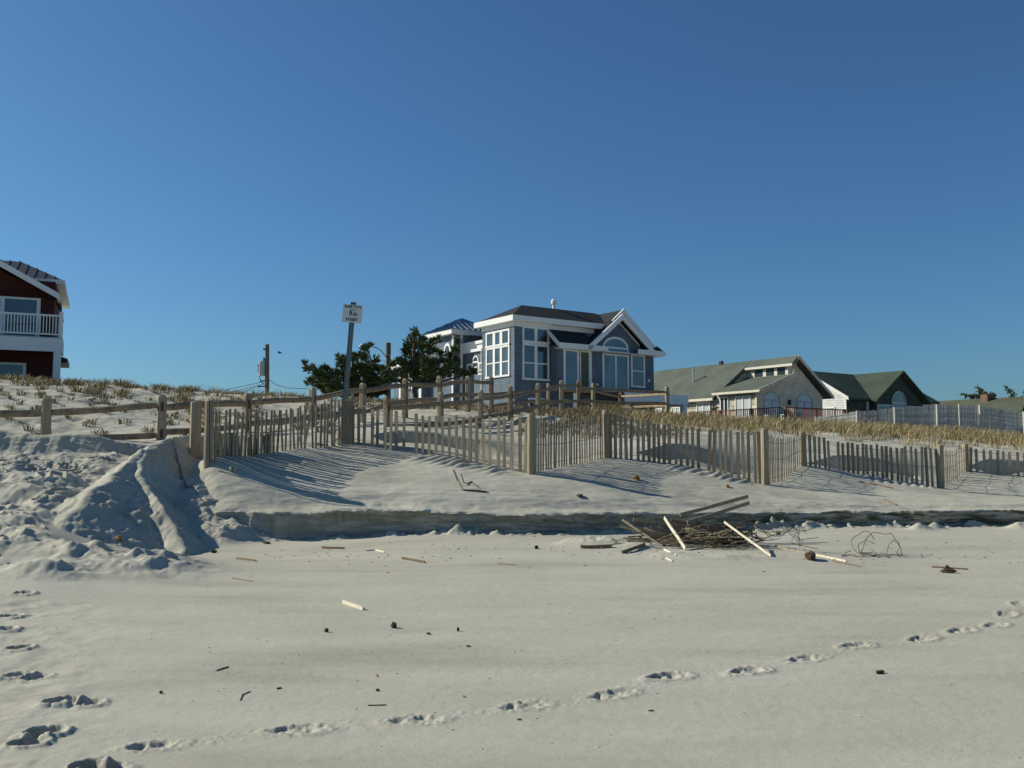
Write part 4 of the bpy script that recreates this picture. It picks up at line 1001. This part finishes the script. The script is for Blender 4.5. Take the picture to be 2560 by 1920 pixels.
pine('pine_tree', z3([(395,478,22),(402,530,36),(350,560,26),(450,590,36),(340,640,46),(300,700,42),(420,660,56),(500,600,30),(500,700,46),(330,760,56),(430,780,66),(560,660,44),(620,620,36),(680,590,26),(600,730,56),(700,760,32),(240,850,42),(160,880,36),(300,880,58),(420,900,68),(530,860,58),(640,860,46),(740,840,42),(820,780,42),(860,710,36),(890,655,22),(905,622,14),(870,850,46),(880,960,42),(780,900,56),(760,1000,46),(960,970,32),(1060,972,32),(1110,965,18),(1000,1005,28),(660,960,56),(560,960,66),(450,1000,60),(330,980,60),(200,980,50),(150,1050,46),(260,1080,40),(480,1080,45),(600,1050,46),(20,930,32),(60,980,28),(30,1080,32),(100,950,20)]),
    43.5, 'taller pointed pine partly hiding the left end of the blue house', [([(1040,1010,0),(1036,960,0),(1034,900,.1),(1036,840,0),(1036,822,0)],.15,.03),([(1038,950,0),(1090,935,-.4),(1130,900,-.6),(1145,862,-.6)],.09,.025),([(1038,970,0),(1100,955,.5),(1160,938,.4),(1190,930,.3)],.08,.02),([(1036,960,0),(1000,935,-.3),(970,925,-.4),(955,930,-.3)],.07,.02),([(1036,900,0),(1070,875,.3),(1095,850,.3)],.06,.02)], (1040,1010), seed=4, dens=.9)
def z6(l): return [(2000+x/3.95, 860+y/3.95, r/3.95) for x, y, r in l]
pine('pine_tree', z6([(1605,500,14),(1640,520,20),(1690,530,22),(1755,430,12),(1775,460,20),(1800,485,26),(1790,520,32),(1860,500,22),(1900,500,18),(1920,515,18),(1740,525,26)]), 85,
    'small dark pine showing above the low olive roof near the right edge', [([(2450,1010,0),(2452,990,0),(2446,970,0)],.14,.05),([(2452,992,0),(2425,990,0),(2406,985,0)],.08,.04)], (2450,1010), spread=.8, dens=.5, seed=5)
pine('pine_tree', z6([(2030,430,10),(2055,455,14),(2085,470,14),(2110,500,16),(2060,480,10),(2090,530,24),(2130,560,28),(2170,590,26),(2215,470,14),(2220,590,24),(2250,560,26),(2110,600,26)]), 80,
    'sparse wind-bent pine at the far right edge behind the low house', [([(2540,1030,0),(2535,1000,0),(2522,975,0),(2515,965,0)],.12,.03),([(2535,1005,0),(2555,990,0)],.08,.03)], (2540,1030), spread=.8, dens=.5, seed=6)

# ------------------------------------------------------------------ dune grass
def grass(name, centres, mat, hgt, nb, label, width=.012, sprd=.16, wind=(.35,-.12)):
    V = []; Fc = []
    for (x, y, s) in centres:
        z = None
        n_ = max(3, int(nb*s))
        zc = Hs(x, y)
        for k in range(n_):
            a = R.uniform(0, 6.283); r = abs(R.gauss(0, sprd))*s; bx_, by_ = x+math.cos(a)*r, y+math.sin(a)*r
            h = hgt*s*R.uniform(.45,1.2); ln = R.uniform(.2,1.15); dx, dy = math.cos(a)*ln*h + wind[0]*h, math.sin(a)*ln*h + wind[1]*h
            wv = width*R.uniform(.6,1.3); th = R.uniform(0, 3.14); sx, sy = math.cos(th)*wv, math.sin(th)*wv; n = len(V)
            V += [(bx_-sx, by_-sy, zc-.04), (bx_+sx, by_+sy, zc-.04), (bx_+dx*.45+sx*.7, by_+dy*.45+sy*.7, zc+h*.62), (bx_+dx*.45-sx*.7, by_+dy*.45-sy*.7, zc+h*.62), (bx_+dx, by_+dy, zc+h*R.uniform(.7,1))]
            Fc += [(n, n+1, n+2, n+3), (n+3, n+2, n+4)]
    me = bpy.data.meshes.new(name); me.from_pydata(V, [], Fc); me.materials.append(M[mat]); o = bpy.data.objects.new(name, me); COL.objects.link(o)
    tag(o, label, 'grass', kind='stuff'); return o
cs = []
for k in range(560):                      # planted tufts on the left dune
    px = R.uniform(-350, 830); d = 19.2 + (39-19.2)*(R.random()**.75)
    cs.append((tcoord(px)*d, d, R.uniform(.35,.85)*(1.15 if d > 28 else .75)))
for k in range(50):
    px = R.uniform(-350, 800); d = np.interp(px, [0,200,400,560,700,850],[32,32,34,36,38,40])+R.gauss(-1,.8); cs.append((tcoord(px)*d, d, R.uniform(.35,1.35)))
grass('dune_grass', cs, 'grass', .29, 46, 'sparse tufts of dry yellow beach grass on the pale dune at the left', .013, .13, (.15,-.05))
cs = []
for k in range(3000):
    px = R.uniform(1440, 2950); lo_ = 27.0 if px > 1700 else 29; d = lo_ + (40-lo_)*(R.random()**.65)
    if d < 31 and R.random() < .6: continue
    if vnoise(np.array([px/45.]), np.array([d*.9]), 5)[0] > .22 and R.random() < .8: continue
    cs.append((tcoord(px)*d, d, .3+1.0*R.random()**1.6))
grass('dune_grass', cs, 'grass', .35, 36, 'thick dry golden beach grass covering the dune top at the right', .0085, .24, (.16,-.05))
cs = []
for k in range(900):
    px = R.uniform(860, 1560); d = R.uniform(31, 43) if px > 1000 else R.uniform(30,42)
    if px > 1400: d = R.uniform(28, 38)
    cs.append((tcoord(px)*d, d, R.uniform(.3,.8)))
for k in range(260):
    px = R.uniform(1300, 1700); d = R.uniform(23.5, 29); cs.append((tcoord(px)*d, d, R.uniform(.25,.6)))
grass('dune_scrub', cs, 'grassg', .34, 22, 'low brown scrub and dead grass between the rail fences and the houses', .012, .2)

# ------------------------------------------------------------------ driftwood heap, sticks and lumps
def stick(pts, w_, t_, mat, label, cat='stick', name='driftwood_stick', group=None, side=None):
    mb = MB(); pts = [Vector(p) for p in pts]; o = pts[0].copy()
    for a, b in zip(pts[:-1], pts[1:]): mb.bar(a-o, b-o, w_, t_, side=side, segs=3, jit=w_*.08, rng=R)
    x = mb.build(name, M[mat], None); x.location = o; tag(x, label, cat, group); return x
def dstick(p0, p1, d0, d1, *a, **k): return stick([W(*p0, d0), W(*p1, d1)], *a, **k)
heapg = 'broken fence slats in the heap against the cut bank'
dstick((1661,1294),(1713,1371),13.7,13.05,.055,.014,'slat2','pale bleached slat standing aslant at the front of the slat heap','fence slat','fence_slat',heapg)
dstick((1700,1287),(1870,1241),14.0,14.4,.055,.02,'slat','upper of two long dark boards sticking up to the right from the slat heap','board','board',heapg)
dstick((1718,1306),(1873,1257),13.8,14.2,.055,.02,'slat','lower of two long dark boards sticking up to the right from the slat heap','board','board',heapg)
dstick((1583,1298),(1730,1318),13.8,14.0,.05,.016,'slat','tan slat poking out furthest to the left of the slat heap','fence slat','fence_slat',heapg)
dstick((1694,1325),(1696,1367),13.5,13.35,.04,.02,'slat3','short dark stub standing upright beside the pale leaning slat','fence slat','fence_slat',heapg)
for k in range(60):
    px = R.uniform(1600, 1800); t_ = R.random(); py = 1300 + R.uniform(0, 52); d = 13.45 + R.uniform(0, .75); ang = R.gauss(.18, .22); L = R.uniform(35, 150)
    c = W(px, py, d); g = Hs(c.x, c.y); c.z = g + .03 + (1-abs(px-1720)/130)*R.uniform(0, .30)
    dv = Vector((math.cos(ang)*L/F*d/2, R.uniform(-.2,.2), -math.sin(ang)*L/F*d/2)); a, b = c-dv, c+dv
    for q in (a, b): q.z = max(q.z, Hs(q.x, q.y)+.015)
    mt = R.choice(['slat','slat3','slat3','slat','slat3']); hi = c.z - g > .15
    lb = '%s slat lying %s %s of the slat heap' % ({'slat':'grey-tan','slat3':'dark brown'}[mt], 'on top in' if hi else 'low down in', 'the left end' if px < 1665 else 'the middle' if px < 1735 else 'the right part')
    stick([a, b], R.uniform(.018,.036), .012, mt, lb, 'fence slat', 'fence_slat', heapg)
def gstick(px0, py0, px1, py1, w_, mat, label, cat='stick', name='driftwood_stick', group=None, mid=None):
    a = G(px0, py0, w_*.35); b = G(px1, py1, w_*.35); pts = [a, b]
    if mid: pts = [a, G(*mid, w_*.35), b]
    return stick(pts, w_, w_*.5, mat, label, cat, name, group)
gstick(1933,1366,2022,1386,.03,'slat','straight tan slat lying from the heap towards the dark wooden block','fence slat','fence_slat')
gstick(2032,1388,2115,1405,.028,'slat2','pale thin slat lying to the right of the dark wooden block','fence slat','fence_slat')
gstick(2080,1404,2150,1418,.02,'slat3','dark thin rod at the foot of the wire tangle')
gstick(2330,1419,2420,1425,.022,'slat3','red-brown straight rod lying right of the wire tangle')
gstick(1452,1371,1530,1369,.05,'slat3','flat red-brown bark strip left of the slat heap')
gstick(1555,1384,1612,1364,.045,'slat3','grey board end tilted up from a hollow left of the pale slat')
gstick(1622,1368,1690,1390,.02,'slat2','pale forked reed in front of the slat heap', mid=(1660,1374))
gstick(1665,1396,1680,1404,.02,'slat2','tiny pale splinter below the forked reed')
gstick(2145,1205,2232,1222,.035,'slat3','dark slat half buried in front of the second large bay of the sand fence','fence slat','fence_slat')
gstick(2209,1249,2240,1264,.03,'slat3','short dark stick on the edge of the bank near the right end')
gstick(858,1508,908,1525,.035,'slat2','pale broken wooden splint on the open sand, nearest to the photo centre')
gstick(600,1752,626,1730,.007,'slat3','thin curved twig on the sand above the second footprint', mid=(606,1738))
gstick(920,1765,965,1764,.008,'slat3','thin straight brown reed beside the third footprint')
gstick(541,1678,571,1668,.010,'slat3','faint grey twig on the sand left of the curved twig')
gstick(590,1398,640,1404,.03,'slat3','brown stick at the foot of the bank, farthest left')
gstick(805,1371,860,1373,.035,'slat3','dark flat piece of wood below the bank, left of centre')
gstick(1005,1398,1062,1408,.035,'slat3','dark split stick below the bank, nearest the middle')
gstick(915,1378,960,1381,.02,'slat2','pale reed below the bank between two dark sticks', mid=(938,1376))
gstick(580,1447,632,1455,.014,'slat','thin tan reed on the sand right of the slumped spurs')
gstick(1245,1410,1290,1414,.014,'slat','short tan reed left of the flat bark strip')
# leaning stick on the berm, with curled root and modelled stick shadow
a = W(1134,1175,16.3); b = G(1157,1226,0); stick([b, b.lerp(a,.5)+Vector((-.01,0,0)), a], .035, .02, 'slat', 'broken slat leaning left with its foot in the bank top sand', 'fence slat', 'fence_slat')
rt_shadow = MB(); o = G(1160,1226,.02); pts = [G(1153,1200,.10), G(1160,1212,.03), G(1182,1212,.03), G(1196,1221,.02)]; rt_shadow.tube([p-o for p in pts], .012, 5, .006); pts = [G(1160,1227,.01), G(1190,1229,.02), G(1217,1231,.01)]; rt_shadow.tube([p-o for p in pts], .012, 5)  # second tube is the slat's cast shadow, laid down as a dark strip
r_ = rt_shadow.build('root', M['lump'], None); r_.location = o; tag(r_, 'curled dark root lying beside the leaning slat on the bank top', 'root')
stick([W(1811,1305,13.25), G(1927,1392,.015)], .03, .014, 'slat2', 'long thin pale slat slanting down to the right out of the slat heap', 'fence slat', 'fence_slat', heapg)
# wire tangle
wt = MB(); wo_ = G(2200,1415); 
def curl(cx, cy, rx, ry, n, d, a0=0, a1=6.5, seed=0):
    rg = random.Random(seed); pts = []
    for k in range(n):
        a = a0+(a1-a0)*k/(n-1); p = W(cx+math.cos(a)*rx*(1+rg.uniform(-.15,.15)), cy-math.sin(a)*ry*(1+rg.uniform(-.15,.15)), d+rg.uniform(-.15,.15)); p.z = max(p.z, Hs(p.x, p.y)+.01); pts.append(p-wo_)
    wt.tube(pts, .0045, 4)
curl(2160,1360,30,30,14,12.8,.3,5.8,1); curl(2200,1370,48,38,16,12.7,-.6,4.2,2); curl(2235,1390,20,34,12,12.5,0,6,3); curl(2175,1385,22,35,12,12.6,1,6,4); curl(2145,1395,40,18,12,12.5,2,6,5); curl(2215,1400,35,15,10,12.4,1,5,6)
wt.tube([W(x,y,d)-wo_ for x,y,d in ((2250,1395,12.6),(2262,1410,12.4),(2300,1416,12.3),(2340,1419,12.3))], .0045, 4)
x = wt.build('wire_tangle', M['wire'], None); x.location = wo_; tag(x, 'loose tangle of rusty fence wire standing in loops on the sand at the right', 'wire')
wt2 = MB(); wo_ = G(1960,1350)
for sd in range(7):
    rg = random.Random(20+sd); pts = []
    for k in range(9):
        p = W(1840+k*rg.uniform(18,26), 1300+k*rg.uniform(2,9)+rg.uniform(-14,14), 13.7-k*.12); p.z = max(p.z, Hs(p.x,p.y)+.01); pts.append(p-wo_)
    wt2.tube(pts, .004, 4)
for sd in range(9):
    rg = random.Random(60+sd); c = (rg.uniform(1760,1870), rg.uniform(1310,1350)); pts = []
    for k in range(10):
        a = k*.75+sd; p = W(c[0]+math.cos(a)*rg.uniform(15,45), c[1]+math.sin(a)*rg.uniform(8,22), 13.6+rg.uniform(-.2,.2)); p.z = max(p.z, Hs(p.x,p.y)+.01); pts.append(p-wo_)
    wt2.tube(pts, .005, 4)
x = wt2.build('wire_tangle', M['wire'], None); x.location = wo_; tag(x, 'fine wire trailing out of the right side of the slat heap', 'wire')
# roots and weed heap
wd = MB(); o = G(1790,1352)
for k in range(90):
    p = W(R.uniform(1760,1890), R.uniform(1325,1362), R.uniform(13.2,13.8)); p.z = max(Hs(p.x,p.y)+.01, min(p.z, Hs(p.x,p.y)+.25)); q = p+Vector((R.gauss(0,.12), R.gauss(0,.06), R.gauss(0,.07))); q2 = q+Vector((R.gauss(0,.1), R.gauss(0,.05), R.gauss(0,.06)))
    wd.tube([p-o, q-o, q2-o], .009, 4, .004)
x = wd.build('root_tangle', M['lump'], None); x.location = o; tag(x, 'dark knot of roots and weed at the right foot of the slat heap', 'roots')

wd = MB(); o = G(1740,1350)
for k in range(150):
    px = R.gauss(1730, 75); d = R.uniform(13.1, 14.1); a = W(px, 1340, d); g = Hs(a.x, a.y); a.z = g+.01+R.random()**1.5*.3*max(.1, 1-abs(px-1735)/150)
    an = R.gauss(0,.5); L = R.uniform(.12,.5); b = a+Vector((math.cos(an)*L, math.sin(an)*L*.5, R.gauss(0,.05))); b.z = max(b.z, Hs(b.x,b.y)+.006); m_ = a.lerp(b,.5)+Vector((0,0,R.uniform(0,.03)))
    wd.tube([a-o, m_-o, b-o], .006, 4, .004)
x = wd.build('reed_tangle', M['slat'], None); x.location = o; tag(x, 'brown mat of dry reeds spread through and under the slat heap', 'reeds')

def lump(px, py, s, mat, label, name='driftwood_lump', cat='driftwood', sh=(1,.8,.8), group=None):
    p = G(px, py); mb = MB(); mb.blob((0,0,s*sh[2]*.75), s*sh[0], s*sh[1], s*sh[2], R, 9, 6, .2); o = mb.build(name, M[mat], None, smooth=False); o.location = p; o.rotation_euler = (0,0,R.uniform(0,3)); tag(o, label, cat, group); return o
lump(984,1570,.027,'lump','round dark nut-like lump on the open sand, largest of the row', sh=(1,1,1.05))
lump(816,1580,.022,'lump','small angular dark lump, leftmost of the row on the open sand')
lump(1071,1586,.02,'lump','flat dark chip right of the round dark lump', sh=(1.1,.6,.45))
lump(1145,1578,.015,'lump','small pointed dark lump, rightmost of the row on the open sand', sh=(.8,.8,1.2))
lump(1171,1617,.017,'lump','small brown chip just below the pointed lump', sh=(1.2,.6,.4))
lump(942,1690,.015,'slat3','little brown chip halfway between the dark lumps and the footprints', sh=(1.4,.5,.4))
lump(944,1727,.013,'lump','tiny dark seed below the little brown chip', sh=(1,.6,.6))
lump(1160,1743,.014,'slat3','red-brown chip above the fourth footprint', sh=(1.4,.5,.4))
lump(402,1734,.014,'lump','lone dark seed on the sand at lower left', sh=(1,.7,.7))
lump(698,1722,.013,'lump','thin dark chip above the second footprint', sh=(1.6,.5,.4))
lump(1590,1200,.075,'lumpy','orange-brown lump lying in the fence shadow, right of the middle post', sh=(1.1,.8,.7))
lump(1818,1218,.055,'lumpy','small ochre lump on the sand in front of the sand fence', sh=(1.3,.7,.6))
lump(297,1352,.075,'lumpy','yellow-brown shell lying in a hollow of the slumped sand spurs', sh=(1.2,.6,.5))
lump(1450,1242,.07,'lump','dark half-buried stone on top of the bank, right of centre', sh=(1.4,.8,.4))
lump(2027,1400,.095,'lump','dark brown wooden block at the end of the tan slat', sh=(1.5,.7,.7))
lump(2372,1432,.06,'lump','dark brown lump just below the red-brown rod', sh=(1.5,.6,.5))
lump(2368,1422,.03,'lump','small dark nub lying across the red-brown rod')
lump(1945,1338,.05,'slat3','small red-brown lump to the right of the root knot')
lump(1341,1372,.035,'lump','small dark clod below the bank, left of the flat bark strip')
lump(667,1359,.045,'lump','dark flat clod below the bank near its left end', sh=(1.5,.8,.4))
lump(534,1382,.04,'lump','brown clod at the foot of the slumped spurs', sh=(1.3,.8,.6))
lump(2200,1684,.024,'lump','reddish flat chip on the open sand at lower right', sh=(1.5,.8,.5))
lump(1628,1778,.012,'slat3','tiny brown chip with a shell fragment below the fifth footprint', sh=(1.6,.5,.4))
lump(1298,1800,.010,'slat3','single brown chip below the fourth footprint', sh=(1.5,.6,.5))
# debris under the fence
for x_, w__ in ((577,9),(589,9)):
    pass
x = lump(578,1180,.06,'clod','left one of two sand clods below the first bay of the sand fence','sand_clod','clod',(.7,.6,.9)); lump(588,1181,.055,'clod','right one of two sand clods below the first bay of the sand fence','sand_clod','clod',(.6,.6,1.0))
for i, (px, py, lb) in enumerate(((838,1108,'left'),(845,1112,'middle'),(852,1116,'right'))):
    a = G(px, py, .02); stick([a, a+Vector((-.03,.05,.13))], .045, .014, 'slat2', '%s one of three short pale slat ends beside the square timber post' % lb, 'fence slat', 'fence_slat', 'pale slat ends by the timber post')
gstick(790,1113,820,1116,.05,'slat3','dark board half covered by sand at the foot of the first fence bay','board','board')
# scattered specks of shell and straw nobody could count
V = MB(); rg = random.Random(99); V2 = MB(); 
def spk(mb, n, fn, s0, s1, flat=.4):
    P = [fn() for _ in range(n)]; X = np.array([p[0] for p in P]); Y = np.array([p[1] for p in P]); Z = H(X, Y)
    for x_, y_, z_ in zip(X, Y, Z):
        s = rg.uniform(s0, s1); a = rg.uniform(0, 3.14); c, sn = math.cos(a)*s, math.sin(a)*s; k = rg.uniform(.25,.6)
        mb.add([(x_-c, y_-sn, z_+.001), (x_+sn*k, y_-c*k, z_+.001), (x_+c, y_+sn, z_+.001), (x_-sn*k, y_+c*k, z_+.001), (x_, y_, z_+s*flat+.002)], [(0,1,4),(1,2,4),(2,3,4),(3,0,4)])
def nearpt():
    d = 4 + 10.5*rg.random()**.8; return (rg.uniform(-.62,.62)*d, d)
def wrack():
    d = rg.gauss(12.9, .7); d = min(d, 14.8); return (rg.uniform(-.28,.6)*d, d)
def midp():
    d = rg.gauss(8.2, 1.2); return (rg.gauss(.02,.15)*d, d)
spk(V, 420, nearpt, .003, .008); tag(V.build('shell_fragments', M['shellm'], None), 'tiny pale shell fragments scattered over the beach', 'shells', kind='stuff')
spk(V2, 700, nearpt, .003, .010, .3); spk(V2, 260, wrack, .008, .03, .3); spk(V2, 110, midp, .004, .010, .4)
tag(V2.build('straw_fragments', M['slat3'], None), 'small brown bits of straw and bark scattered over the beach', 'debris', kind='stuff')
